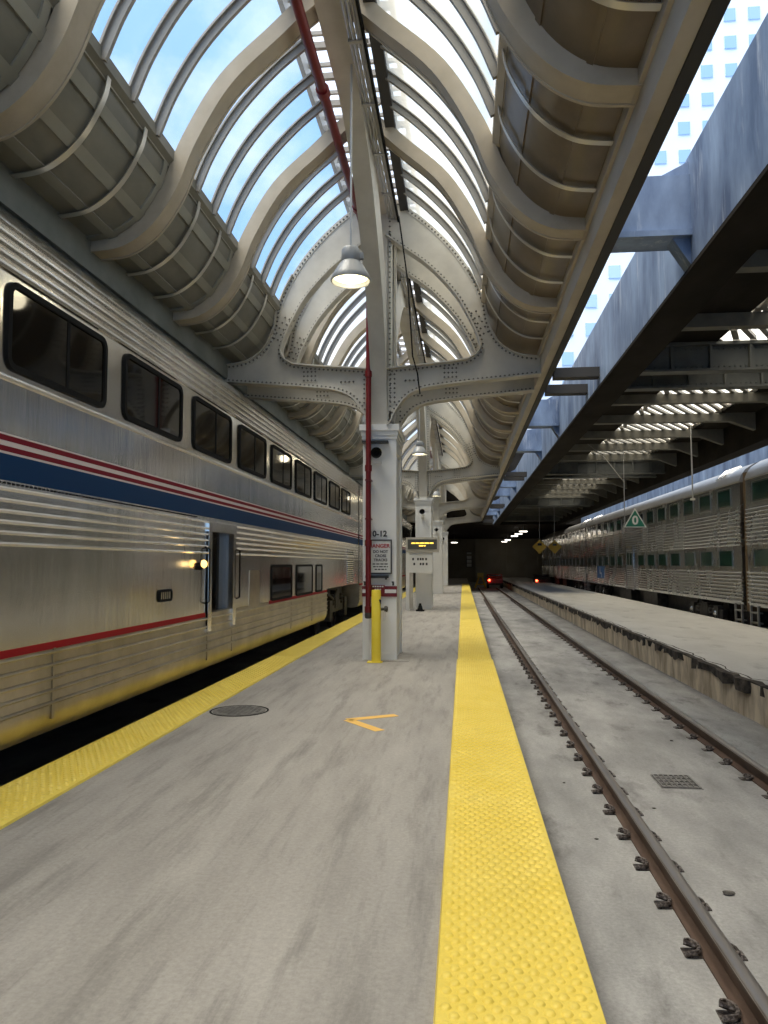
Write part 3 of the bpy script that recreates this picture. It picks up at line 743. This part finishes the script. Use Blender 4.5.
# ------------------------------------------------------------------ pendant lamps
def pendant(x, y, zc, label):
    t = thing('pendant_lamp', label, 'lamp', (x, y, zc), 'bell pendant lamps below the ridge')
    m = MB(); m.lathe((x, y, zc), [(.235, -.02), (.24, .0), (.215, .06), (.165, .15), (.12, .21), (.11, .22)], 28, caps=False)
    m.lathe((x, y, zc), [(.225, -.015), (.205, .05), (.155, .14), (.10, .20), (.01, .205)], 28, caps=False); m.build('lamp_shade', lamp_grey, t, smooth=True)
    m = MB(); m.lathe((x, y, zc), [(.001, .03), (.10, .012), (.17, .010), (.212, .03), (.10, .04), (.001, .045)], 24, caps=False); m.build('lens', lamp_lens, t, smooth=True)
    m = MB(); m.lathe((x, y, zc), [(.10, .21), (.115, .24), (.11, .36), (.09, .39), (.03, .40)], 20); m.box(x+.10, x+.15, y-.03, y+.03, zc+.25, zc+.32); m.build('ballast_housing', lamp_grey, t, smooth=True)
    m = MB(); m.tube([(x, y, zc+.39), (x, y, H(6.06))], .012, 8); m.build('rod', conduit_mat, t)
    l = bpy.data.lights.new('pendant_light', 'POINT'); l.energy = 5; l.color = (1, .88, .62); l.shadow_soft_size = .12
    o = bpy.data.objects.new('pendant_light', l); C.objects.link(o); o.parent = t; o.location = (0, 0, -.08)
pendant(-1.30, 8.72, H(3.36), 'nearest lit grey bell pendant lamp, hanging before the first column')
for k, lb in enumerate(('second lit bell pendant lamp, above the message board', 'third lit bell pendant lamp along the platform', 'farthest lit bell pendant lamp along the platform')):
    pendant(-1.30, 8.72+14.34*(k+1), H(3.36), lb)

# ------------------------------------------------------------------ silver bilevel train on the left
XS = -3.41
def bumps(x, Ys, r, w, sgn=1):
    """half-round ridges on a vertical skin, listed from low to high"""
    out = []
    for Y in Ys:
        for a in (-90, -50, 0, 50, 90): out.append((x+sgn*r*math.cos(R(a)), H(Y)+w/2*math.sin(R(a))))
    return out
LOWR = [-1.149, -1.046, -.946, -.836, -.73]; MIDR = [.150, .236, .317, .397, .479, .565]; TOPR = [2.235, 2.315, 2.395, 2.475, 2.555]
def car_profile(lo=None, hi=None):
    skirt = [(XS-.20, H(-1.43)), (XS-.06, H(-1.40)), (XS-.01, H(-1.30)), (XS, H(-1.22))]
    lower = bumps(XS, LOWR, .026, .034)
    mid = bumps(XS, MIDR, .024, .034)+bumps(XS, [1.40], .022, .05)
    top = bumps(XS-.005, TOPR, .030, .062)+[(XS-.03, H(2.63)), (XS-.12, H(2.74)), (XS-.32, H(2.85)), (XS-.75, H(2.93)), (XS-1.55, H(2.97))]
    right = skirt+lower+mid+top
    cxm = XS-1.55
    left = [(2*cxm-p[0], p[1]) for p in reversed(skirt+[(XS, H(2.6))]+top[-5:-1])]
    return skirt, lower, mid, top, left
def build_bilevel(y0, y1, ko, label, full, door):
    t = thing('bilevel_car', label, 'train car', (XS-1.55, y0, -.35), 'silver bilevel passenger cars')
    skirt, lower, mid, top, left = car_profile()
    up = [(XS, H(-.66))]+mid+top; leftu = [p for p in left]
    d0, d1 = 9.90, 11.14
    cut0 = 18.95 if full else y1-6
    secs = [(y0, cut0)] if not door else [(y0, d0), (d1, cut0)]
    m = MB()
    upper_left = [p for p in left if p[1] > H(-.6)]
    def closed(right): 
        zb = right[0][1]
        return right+upper_left+[(2*(XS-1.55)-XS, zb)]
    for a, c in secs: m.prism(closed(up), 'y', a, c)
    m.prism(closed([(XS, H(-.62))]+mid+top), 'y', cut0, y1)
    if door:
        hi = [p for p in mid if p[1] > H(.50)]+top
        m.prism(closed([(XS, H(.50))]+hi), 'y', d0, d1)
        m.box(XS-2.9, XS-.9, d0, d1, H(-.9), H(.5))
    m.build('body', steel_a, t, smooth=True)
    m = MB(); lo_prof = skirt+lower+[(XS, H(-.66)), (XS-2.9, H(-.66)), (XS-2.9, H(-1.43))]
    m.prism(lo_prof, 'y', y0, cut0)
    for yy in ([2.4, 6.1, 9.95, 11.05, 14.95, 17.05] if full else []): m.box(XS-.02, XS+.012, yy-.02, yy+.02, H(-1.28), H(-.70))
    m.build('lower_skirt', steel_low, t, smooth=True)
    # stripes
    for nm, a, c, mt in (('red_stripe', .925, .968, red_stripe), ('red_stripe', .845, .886, red_stripe), ('blue_band', .628, .826, blue_stripe)):
        m = MB(); m.box(XS-.01, XS+.004, y0, y1, H(a), H(c)); m.build(nm, mt, t)
    for a, c in ((.886, .925), (.826, .845), (.968, .982)):
        m = MB(); m.box(XS-.01, XS+.003, y0, y1, H(a), H(c)); m.build('white_stripe', white_stripe, t)
    segs = [(y0, d0-.05), (13.2, cut0)] if door else [(y0, cut0)]
    for a, c in segs:
        m = MB(); m.box(XS-.01, XS+.004, a, c, H(-.705), H(-.645)); m.build('red_stripe', bright_red, t)
    # upper windows
    for k in ko:
        a = 5.29+1.992*k; c = a+1.60
        if a < y0+.4 or c > y1-.4: continue
        m = MB(); ring_x(m, a, c, H(1.47), H(2.16), .11, .05, XS-.01, XS+.022)
        mu = a+(c-a)*.56; m.box(XS-.01, XS+.012, mu-.02, mu+.02, H(1.50), H(2.13))
        w = m.build('window', black_mat, t, smooth=True)
        m = MB(); m.prism(rrect(a+.03, c-.03, H(1.50), H(2.13), .08), 'x', XS-.004, XS+.006); m.build('pane', glass_dark, w)
    lw = [(13.33, 14.98), (15.39, 17.08), (17.50, 18.26)] if full else [(y0+1.5+2.0*j, y0+3.0+2.0*j) for j in range(6)]
    for a, c in lw:
        m = MB(); ring_x(m, a, c, H(-.66), H(-.01), .07, .045, XS-.01, XS+.018); w = m.build('window', black_mat, t, smooth=True)
        m = MB(); m.prism(rrect(a+.03, c-.03, H(-.63), H(-.04), .05), 'x', XS-.004, XS+.006); m.build('pane', glass_dark, w)
    # louvre
    m = MB(); la, lc = (22.3, 23.6) if full else (y1-2.5, y1-1.2)
    m.box(XS-.01, XS+.006, la, lc, H(-.58), H(.47)); lv = m.build('louvre', black_mat, t)
    m = MB(); z = -.56
    while z < .45: m.prism([(XS+.004, H(z)), (XS+.030, H(z)), (XS+.004, H(z+.035))], 'y', la, lc); z += .062
    m.build('louvre_slat', steel_a, lv)
    if door:
        dr = MB()
        dr.box(XS-.9, XS+.02, d0, d0+.10, H(-.86), H(.50)); dr.box(XS-.9, XS+.02, d1-.10, d1, H(-.86), H(.50))
        dr.box(XS-.05, XS+.025, d0, d0+.14, H(-.9), H(.55)); dr.box(XS-.05, XS+.025, d1-.14, d1, H(-.9), H(.55)); dr.box(XS-.05, XS+.030, d0-.01, d1+.01, H(.44), H(.57))
        df = dr.build('door_frame', steel_a, t)
        m = MB(); m.box(XS-.5, XS-.42, d0+.1, d0+.42, H(-.86), H(.46)); m.box(XS-.16, XS-.12, 10.78, d1-.10, H(-.86), H(.46))
        m.build('folded_door', door_grey, t)
        m = MB(); m.box(XS-.92, XS-.86, d0, d1, H(-.9), H(.5)); m.box(XS-.9, XS-.1, d0+.08, d1-.08, H(-.90), H(-.86)); m.build('vestibule', car_dark, t)
        for yy in (d0-.07, d1+.07):
            m = MB(); m.tube([(XS, yy, H(-.52)), (XS+.06, yy, H(-.50)), (XS+.06, yy, H(.20)), (XS, yy, H(.22))], .012, 8); m.build('grab_rail', black_mat, t, smooth=True)
        m = MB(); m.lathe((XS, 9.57, H(-.03)), [(.05, .0), (.05, .04), (.03, .07)], 12, 'x'); lm = m.build('marker_lamp', black_mat, t)
        m = MB(); m.lathe((XS, 9.57, H(.0)), [(.05, .05), (.055, .08), (.03, .11)], 12, 'x'); m.build('lens', amber_glow, lm, smooth=True)
        l = bpy.data.lights.new('marker_light', 'POINT'); l.energy = .12; l.color = (1, .7, .3); l.shadow_soft_size = .04
        o = bpy.data.objects.new('marker_light', l); C.objects.link(o); o.parent = t; o.location = Vector((XS+.2, 9.57, H(0)))-world_loc(t)
        m = MB(); ring_x(m, 8.27, 8.66, H(-.43), H(-.29), .05, .025, XS-.005, XS+.02); m.prism(rrect(8.3, 8.63, H(-.41), H(-.31), .03), 'x', XS, XS+.006); bx = m.build('plate_frame', black_mat, t)
        m = MB()
        for q in range(5): m.box(XS+.004, XS+.014, 8.33+.06*q, 8.36+.06*q, H(-.40), H(-.32))
        m.build('bar', steel_a, bx)
        m = MB(); m.box(XS-.005, XS+.006, 11.93, 12.55, H(-.72), H(-.10)); m.build('access_panel', steel_low, t)
        m = MB(); m.box(XS-.005, XS+.008, 4.84, 5.10, H(1.35), H(1.50)); m.build('number_plate', white_stripe, t)
        m = MB()                                       # dotted strip under the blue band
        yy = y0+.3
        while yy < 9.5: m.box(XS, XS+.006, yy, yy+.03, H(.60), H(.615)); yy += .06
        o = m.build('vent_strip', black_mat, t); o['kind'] = 'stuff'
    # truck in the cut-out near the end
    tr = MB(); yc = (cut0+y1)/2
    tr.box(XS-.42, XS-.22, yc-1.9, yc+1.9, H(-1.35), H(-1.05)); tr.box(XS-.35, XS-.20, yc-.35, yc+.35, H(-1.25), H(-.75))
    for e in (-1.28, 1.28): tr.box(XS-.36, XS-.16, yc+e-.22, yc+e+.22, H(-1.55), H(-1.0))
    for e in (-.75, .75): tr.lathe((XS-.28, yc+e, H(-1.15)), [(.10, .0), (.13, .05), (.10, .10), (.13, .15), (.10, .20), (.13, .25), (.10, .30)], 12)
    tr.tube([(XS-.12, yc-2.2, H(-.75)), (XS-.12, yc-1.2, H(-.95)), (XS-.12, yc-.6, H(-.72))], .03, 6)
    tk = tr.build('truck', under_mat, t)
    for e in (-1.28, 1.28):
        m = MB(); m.lathe((XS-.60, yc+e, -.35+.46), [(.10, -.10), (.42, -.08), (.46, -.06), (.46, .05), (.40, .06), (.36, .02), (.12, .03), (.10, .12)], 28, 'x'); m.build('wheel', under_mat, tk, smooth=True)
    m = MB(); m.box(XS-2.9, XS-.5, y0+.2, y1-.2, H(-1.2), H(-.66)); m.build('underframe', under_mat, t)
    # end face with diaphragm
    m = MB(); m.box(XS-2.5, XS-.6, y1, y1+.16, H(-.9), H(2.5)); m.build('diaphragm', black_mat, t)
    return t
build_bilevel(-2.0, 24.65, range(-3, 9), 'near silver bilevel passenger car with red, white and blue stripes and an open door', True, True)
build_bilevel(24.95, 51.0, range(10, 22), 'next silver bilevel car coupled ahead, mostly hidden behind the columns', False, False)

# ------------------------------------------------------------------ empty track: rails and clips
RZ = -.35
def rail(xc, label):
    t = thing('rail', label, 'rail', (xc, 0, -.5), 'rails of the empty track')
    m = MB(); m.prism([(xc-.07, -.5), (xc+.07, -.5), (xc+.07, -.488), (xc+.012, -.47), (xc+.010, -.405), (xc+.034, -.392), (xc+.034, -.362), (xc-.034, -.362), (xc-.034, -.392), (xc-.010, -.405), (xc-.012, -.47), (xc-.07, -.488)], 'y', -6, 66)
    m.build('web', rust_mat, t)
    m = MB(); m.prism([(xc-.035, -.372), (xc+.035, -.372), (xc+.033, -.356), (xc+.022, -.35), (xc-.022, -.35), (xc-.033, -.356)], 'y', -6, 66); m.build('running_surface', railtop_mat, t, smooth=True)
    def clip(m, y, s):
        x = xc+s*.115
        m.box(x-.045, x+.045, y-.05, y+.05, -.5, -.492)
        pts = [(x+s*.045+.0, y-.05, -.478)]
        for k in range(9):
            a = R(-110+k*33); pts.append((x+.038*math.cos(a), y+.052*math.sin(a), -.462+.012*math.sin(a*.5)))
        pts.append((x-s*.05, y+.01, -.472))
        if s*(xc-2.085) < 0: pts = [(p_[0]-s*.03, p_[1], -.5+(p_[2]+.5)*.7) for p_ in pts]
        m.tube(pts, .014, 6)
    n = 0; y = 1.48; rest = MB()
    p = {}
    while y < 62:
        for s in (-1, 1):
            if n < 100:
                if s not in p:
                    m = MB(); clip(m, y, s); p[s] = (m.build('rail_clip', clip_mat, t, smooth=True), y)
                else:
                    o = p[s][0].copy(); C.objects.link(o); o.parent = t; o.location = Vector(p[s][0].location)+Vector((0, y-p[s][1], 0))
                n += 1
            elif y < 45: clip(rest, y, s)
        y += .585
    o = rest.build('rail_clip', clip_mat, t, smooth=True); o['kind'] = 'stuff'
rail(1.328, 'left rusty rail of the empty track, nearer the yellow strip')
rail(2.843, 'right rusty rail of the empty track, nearer the low platform')

def grate(x, y, w, d, label):
    m = MB(); m.box(x-w/2-.02, x+w/2+.02, y-d/2-.02, y+d/2+.02, -.5, -.497)
    n = int(w/.045)
    for i in range(n+1): m.box(x-w/2+i*w/n-.008, x-w/2+i*w/n+.008, y-d/2, y+d/2, -.497, -.488)
    for i in range(5): m.box(x-w/2, x+w/2, y-d/2+i*d/4-.008, y-d/2+i*d/4+.008, -.497, -.488)
    tag(m.build('drain_grate', cover_mat), label, 'grate')
grate(2.03, 7.75, .34, .42, 'iron drain grate in the concrete between the two rails')
def stone(x, y, z, r, label, group=None):
    m = MB(); vs = []
    bm = bmesh.new(); bmesh.ops.create_icosphere(bm, subdivisions=2, radius=r)
    for v in bm.verts: v.co = (x+v.co.x*1.5*random.uniform(.8, 1.15), y+v.co.y*random.uniform(.8, 1.15), z+r*.45+v.co.z*.55*random.uniform(.8, 1.1))
    m.add([v.co[:] for v in bm.verts], [[v.index for v in f.verts] for f in bm.faces]); bm.free()
    tag(m.build('stone', stone_mat), label, 'stone', group)
stone(1.665, 5.19, -.5, .026, 'dark chip of stone lying between the rails, just right of the near left rail')
for (x, y, r) in ((1.62, 6.9, .012), (2.45, 9.5, .014), (1.0, 6.1, .011), (.95, 7.6, .010), (2.2, 5.6, .012)):
    stone(x, y, -.5, r, 'tiny loose stone on the concrete track bed', 'tiny loose stones on the track bed')

# ------------------------------------------------------------------ platform floor marks
t = thing('manhole_cover', 'round dark manhole cover in the platform beside the left yellow strip', 'manhole cover', (-2.44, 8.22, 0))
m = MB(); m.lathe((-2.44, 8.22, 0), [(.285, .0005), (.285, .006), (.255, .008)], 40); m.build('cover', cover_mat, t)
m = MB()
for i in range(-4, 5):
    for j in range(-4, 5):
        if math.hypot(i, j) < 4.3: m.cbox(-2.44+i*.054, 8.22+j*.054, .010, .034, .034, .005)
o = m.build('stud', cover_mat, t); o['kind'] = 'stuff'
m = MB(); m.lathe((-2.44, 8.22, 0), [(.30, .0006), (.32, .0006), (.32, .004), (.30, .004), (.30, .0006)], 40, caps=False); m.build('rim', black_mat, t)
m = MB()
def fl(px, py):
    """a pixel on the platform plane, used once to read two end points off the photograph"""
    z = 760*1.6/(py-564); return ((px-463)*1.6/(py-564), (z*1.0-.16+.103*(px-463)*1.6/(py-564)+.11)/.9923)
A = fl(349, 716.5); Bq = fl(397, 712); Cq = fl(381, 727)
def stroke(a, c, w):
    d = Vector(c)-Vector(a); n_ = Vector((-d.y, d.x)).normalized()*w/2
    m.prism([tuple(Vector(a)+n_), tuple(Vector(a)-n_), tuple(Vector(c)-n_), tuple(Vector(c)+n_)], 'z', .0012, .003)
stroke(A, Bq, .12); stroke((A[0]+.01, A[1]), Cq, .11)
tag(m.build('painted_chevron', orange_line), 'orange painted chevron on the platform in front of the nearest column', 'floor marking')

# ------------------------------------------------------------------ gallery cars on the right
XR = 7.50
def gallery(y0, y1, label, wins_u, wins_l, door, trucks, extra):
    t = thing('gallery_car', label, 'train car', (XR+1.5, y0, -.35), 'stainless gallery cars')
    def fl_(ya, yb, n): return [ya+(yb-ya)*(i+.5)/n for i in range(n)]
    prof = [(XR+.12, H(-1.12)), (XR+.02, H(-1.10))]
    prof += bumps(XR, fl_(-1.05, -.17, 9), .036, .060, -1)
    prof += [(XR, H(-.15)), (XR, H(.46))]+bumps(XR, fl_(.48, 1.50, 10), .036, .062, -1)
    prof += [(XR, H(1.52)), (XR, H(2.22))]
    roofp = [(XR, H(2.22)), (XR-.02, H(2.26)), (XR+.04, H(2.42)), (XR+.16, H(2.58)), (XR+.4, H(2.74)), (XR+.9, H(2.86)), (XR+1.5, H(2.90)), (XR+2.6, H(2.75)), (XR+3.0, H(2.22))]
    m = MB(); m.prism(prof+[(XR+3.0, H(2.22)), (XR+3.0, H(-1.12))], 'y', y0, y1); m.build('body', steel_b, t, smooth=True)
    m = MB(); m.prism(roofp, 'y', y0, y1)
    m.build('roof', roof_b, t, smooth=True)
    m = MB()
    for yy in (y0+1.6, y0+2.0, y1-1.9, y1-1.5): m.tube([(XR+.02, yy, H(2.47)), (XR+.30, yy, H(2.74)), (XR+.62, yy, H(2.84))], .025, 6)
    m.build('roof_rail', bright_steel, t, smooth=True)
    for (lst, za, zb) in ((wins_u, 1.60, 2.14), (wins_l, -.09, .40)):
        for (a, c) in lst:
            m = MB(); ring_x(m, a, c, H(za), H(zb), .03, .045, XR-.02, XR+.01)
            w = m.build('window', roof_b, t)
            m = MB(); m.prism(rrect(a+.03, c-.03, H(za+.03), H(zb-.03), .02), 'x', XR-.008, XR); m.build('pane', glass_green, w)
    if door:
        a, c = door
        m = MB(); m.box(XR-.035, XR+.01, a-.16, a, H(-1.15), H(.78)); m.box(XR-.035, XR+.01, c, c+.16, H(-1.15), H(.78)); m.box(XR-.035, XR+.01, a-.16, c+.16, H(.70), H(.82)); m.build('door_frame', steel_b, t)
        m = MB(); m.box(XR-.022, XR+.01, a, (a+c)/2-.01, H(-1.12), H(.70)); m.box(XR-.022, XR+.01, (a+c)/2+.01, c, H(-1.12), H(.70)); d = m.build('door', roof_b, t)
        m = MB(); m.box(XR-.03, XR-.02, a+.12, (a+c)/2-.12, H(-.05), H(.5)); m.box(XR-.03, XR-.02, (a+c)/2+.12, c-.12, H(-.05), H(.5)); m.build('door_pane', glass_green, d)
    for yc in trucks:
        m = MB(); m.box(XR+.12, XR+.26, yc-1.7, yc+1.7, -.02, .24); m.box(XR+.10, XR+.22, yc-.35, yc+.35, -.2, .40)
        for e in (-1.2, 1.2): m.box(XR+.08, XR+.24, yc+e-.2, yc+e+.2, -.15, .35)
        for e in (-.6, .6): m.lathe((XR+.18, yc+e, .02), [(.09, 0), (.12, .06), (.09, .12), (.12, .18), (.09, .24), (.12, .30)], 10)
        tk = m.build('truck', under_mat, t)
        for e in (-1.2, 1.2):
            m = MB(); m.lathe((XR+.40, yc+e, .10), [(.10, .10), (.42, .08), (.45, .05), (.45, -.05), (.38, -.06), (.34, -.02), (.12, -.03), (.10, -.14)], 24, 'x'); m.build('wheel', under_mat, tk, smooth=True)
            m = MB(); m.lathe((XR+.06, yc+e, .10), [(.11, .06), (.11, .0), (.05, -.04), (.01, -.045)], 14, 'x'); m.build('journal_box', bright_steel, tk, smooth=True)
    m = MB(); m.box(XR+.5, XR+2.6, y0+.3, y1-.3, -.1, H(-1.1))
    yy = (y0+y1)/2; m.box(XR+.10, XR+.5, yy-3.4, yy-1.2, -.12, H(-1.12)); m.box(XR+.15, XR+.5, yy+1.5, yy+4, -.05, H(-1.12)); m.build('underframe', under_mat, t)
    for ye, s in ((y0, 1), (y1, -1)):
        m = MB()
        for q in (.12, .62): m.box(XR-.02, XR+.03, ye+s*q-.025, ye+s*q+.025, -.22, H(-1.08))
        for z in (-.2, .08, .34): m.box(XR-.02, XR+.12, min(ye+s*.12, ye+s*.62), max(ye+s*.12, ye+s*.62), z-.02, z+.015)
        m.build('step', roof_b, t)
    m = MB(); m.box(XR+.02, XR+2.4, y1, y1+.22, H(-1.25), H(2.45)); m.build('diaphragm', brown_diaphragm, t)
    return t
def rng(a, p, w, n): return [(a+p*i, a+p*i+w) for i in range(n)]
c2u = rng(22.15, 1.74, 1.14, 7)+rng(37.0, 1.74, 1.14, 6); c2l = rng(22.15, 1.74, 1.14, 7)+rng(37.0, 1.74, 1.14, 6)
gallery(-4.7, 21.05, 'nearest stainless gallery car, cut off by the right edge beyond the brown diaphragm', rng(19.4-1.74*10, 1.74, 1.2, 11), rng(19.4-1.74*10, 1.74, 1.2, 11), None, (17.8, .5), None)
car2 = gallery(21.45, 47.4, 'middle stainless gallery car with centre door and blue access sign', c2u, c2l, (34.75, 35.95), (25.2, 43.6), None)
gallery(47.8, 73.7, 'farthest stainless gallery car, dim under the low ceiling', rng(48.6, 1.74, 1.14, 14), rng(48.6, 1.74, 1.14, 14), (60.4, 61.6), (51.5, 70), None)
m = MB(); m.box(XR-.04, XR-.022, 41.6, 43.6, H(-.76), H(-.12)); sg = m.build('access_sign', sign_blue, car2); sg['label'] = 'blue square access sign'
m = MB(); yc = 42.6
m.lathe((XR-.045, yc+.12, H(-.22)), [(.055, -.004), (.055, .004)], 12, 'x'); m.box(XR-.05, XR-.04, yc+.06, yc+.18, H(-.50), H(-.28)); m.box(XR-.05, XR-.04, yc-.3, yc+.18, H(-.53), H(-.46)); m.box(XR-.05, XR-.04, yc-.36, yc-.28, H(-.70), H(-.47))
m.box(XR-.05, XR-.04, yc-.42, yc-.30, H(-.72), H(-.68)); m.build('emblem', white_paint, sg)
m = MB(); m.box(8.3, 9.7, -9, 74, -.5, -.35); tag(m.build('trim_2', under_mat), 'dark track under the gallery cars', 'track', kind='structure')

# ------------------------------------------------------------------ hanging signs on the right
t = thing('triangle_sign', 'green triangle sign with white 0 hanging over the right platform', 'sign', (5.12, 23.3, H(1.2)))
cx, cz, yy = 5.12, H(1.28), 23.3
def tri(r, z0): return [(cx-r, z0), (cx+r, z0), (cx, z0+r*1.72)]
m = MB(); m.prism(tri(.335, cz-.19), 'y', yy, yy+.02); m.build('border', sign_white, t)
m = MB(); m.prism(tri(.285, cz-.165), 'y', yy-.006, yy); m.build('board', sign_green, t)
text(t, 'lettering', '0', .36, cx, yy-.009, cz+.01, sign_white)
m = MB(); m.tube([(cx-.30, yy+.01, cz-.10), (cx-.30, yy+.01, H(3.62))], .014, 6); m.build('hanger_rod', conduit_mat, t)
m = MB(); m.tube([(cx-1.35, yy, H(3.62)), (cx-.85, yy, H(3.2)), (cx-.30, yy, H(2.45))], .012, 6); m.build('stay_wire', conduit_mat, t)
t = thing('hanging_pole', 'thin grey pole hanging from the ceiling in front of the gallery car windows', 'pole', (5.95, 20.4, H(1.7)))
m = MB(); m.tube([(5.95, 20.4, H(1.7)), (5.95, 20.4, H(3.62))], .02, 8); m.build('tube', conduit_mat, t)
m = MB(); m.cbox(5.95, 20.4, H(1.68), .10, .10, .05); m.build('end_cap', steel_paint, t)
for (x, y, lb) in ((4.50, 45.5, 'left one of two yellow diamond signs hanging far down the right platform'), (5.45, 46.2, 'right one of two yellow diamond signs hanging far down the right platform')):
    t = thing('diamond_sign', lb, 'sign', (x, y, H(.65)), 'yellow diamond signs')
    m = MB(); m.prism([(x, H(.60)), (x+.42, H(1.02)), (x, H(1.44)), (x-.42, H(1.02))], 'y', y, y+.02); m.build('board', sign_yellow, t)
    m = MB(); m.box(x-.12, x+.12, y-.008, y, H(1.08), H(1.22)); m.build('mark', sign_black, t)
    m = MB(); m.tube([(x, y+.03, H(1.3)), (x, y+.03, H(3.62))], .012, 6); m.build('hanger_rod', conduit_mat, t)

# ------------------------------------------------------------------ far end: buffer, tugs, lamps
t = thing('buffer_stop', 'yellow triangular buffer stop over the left rail at the far end', 'buffer stop', (1.5, 64.5, -.35))
m = MB()
for s in (-1, 1): m.tube([(1.45+s*.45, 64.4, -.4), (1.45+s*.12, 64.6, .55)], .07, 8); m.tube([(1.45+s*.45, 65.6, -.4), (1.45+s*.12, 64.7, .55)], .07, 8)
m.tube([(1.0, 64.4, -.1), (1.9, 64.4, -.1)], .05, 8); m.build('frame', sign_yellow, t)
m = MB(); m.box(1.2, 1.7, 64.3, 64.75, .5, .85); m.build('buffer_head', sign_yellow, t)
def tug(x, y, label, mat):
    t = thing('baggage_tug', label, 'vehicle', (x, y, -.5), 'baggage tugs at the far end')
    m = MB(); m.prism([(y-.9, -.25), (y-.9, .30), (y-.55, .42), (y-.2, .45), (y-.1, .72), (y+.8, .72), (y+1.0, .30), (y+1.0, -.25)], 'x', x-.66, x+.66); m.build('body', mat, t)
    m = MB(); m.box(x-.55, x+.55, y-.16, y-.10, .47, .66); m.build('windscreen', glass_dark, t)
    m = MB(); m.box(x-.70, x+.70, y-.98, y-.88, -.25, -.05); m.build('bumper', under_mat, t)
    for sx in (-.6, .6):
        for e in (-.55, .6):
            m = MB(); m.lathe((x+sx, y+e, -.26), [(.08, -.08), (.24, -.08), (.24, .08), (.08, .08)], 16, 'x'); m.build('wheel', black_mat, t)
    m = MB(); m.lathe((x-.50, y-.92, .20), [(.10, .04), (.10, -.02), (.05, -.05)], 14, 'y'); m.build('lamp', red_glow, t)
    l = bpy.data.lights.new('tug_light', 'POINT'); l.energy = .8; l.color = (1, .1, .04); l.shadow_soft_size = .1
    o = bpy.data.objects.new('tug_light', l); C.objects.link(o); o.parent = t; o.location = Vector((x-.5, y-1.2, .3))-world_loc(t)
tug(2.75, 67.5, 'red tug with a bright red lamp at the far end of the empty track', tug_red)
tug(6.65, 66.0, 'dark tug with a red lamp past the far end of the low platform', under_mat)
def ceil_lamp(x, y, Y, label, e):
    t = thing('ceiling_lamp', label, 'lamp', (x, y, H(Y)), 'far ceiling lamps')
    m = MB(); m.box(x-.34, x+.34, y-.18, y+.18, H(Y)+.05, H(Y)+.14); m.build('housing', lamp_grey, t)
    m = MB(); m.prism(rrect(x-.30, x+.30, y-.16, y+.16, .14), 'z', H(Y), H(Y)+.05); m.build('lens', tube_glow, t)
    m = MB(); m.tube([(x, y, H(Y)+.14), (x, y, H(2.97))], .02, 6); m.build('rod', lamp_grey, t)
    l = bpy.data.lights.new('ceiling_light', 'POINT'); l.energy = e; l.color = (1, .85, .62); l.shadow_soft_size = .2
    o = bpy.data.objects.new('ceiling_light', l); C.objects.link(o); o.parent = t; o.location = (0, 0, -.2)
for k, (y, w) in enumerate(((59.5, 'nearest'), (64.5, 'second nearest'), (69.5, 'middle'), (80, 'second farthest'), (86.5, 'farthest'))):
    ceil_lamp(4.65, y, 2.48, w+' of five white lamps in a row on the far hall ceiling', 5)
ceil_lamp(-.85, 76, 2.1, 'single round white lamp in the far hall, just right of the columns', 4)

# ------------------------------------------------------------------ tower seen through the slot
t = thing('office_tower', 'white office tower with blue windows seen through the open slot', 'building', (40, 110, -5), kind='thing')
m = MB(); m.box(9, 80, 100, 140, -5, 170); m.build('facade', tower_white, t)
m = MB(); z = 20
while z < 168:
    x = 10.0
    while x < 78: m.box(x, x+1.5, 99.9, 100.0, z, z+1.7); x += 3.1
    z += 3.8
o = m.build('window_grid', tower_glass, t); o['kind'] = 'stuff'
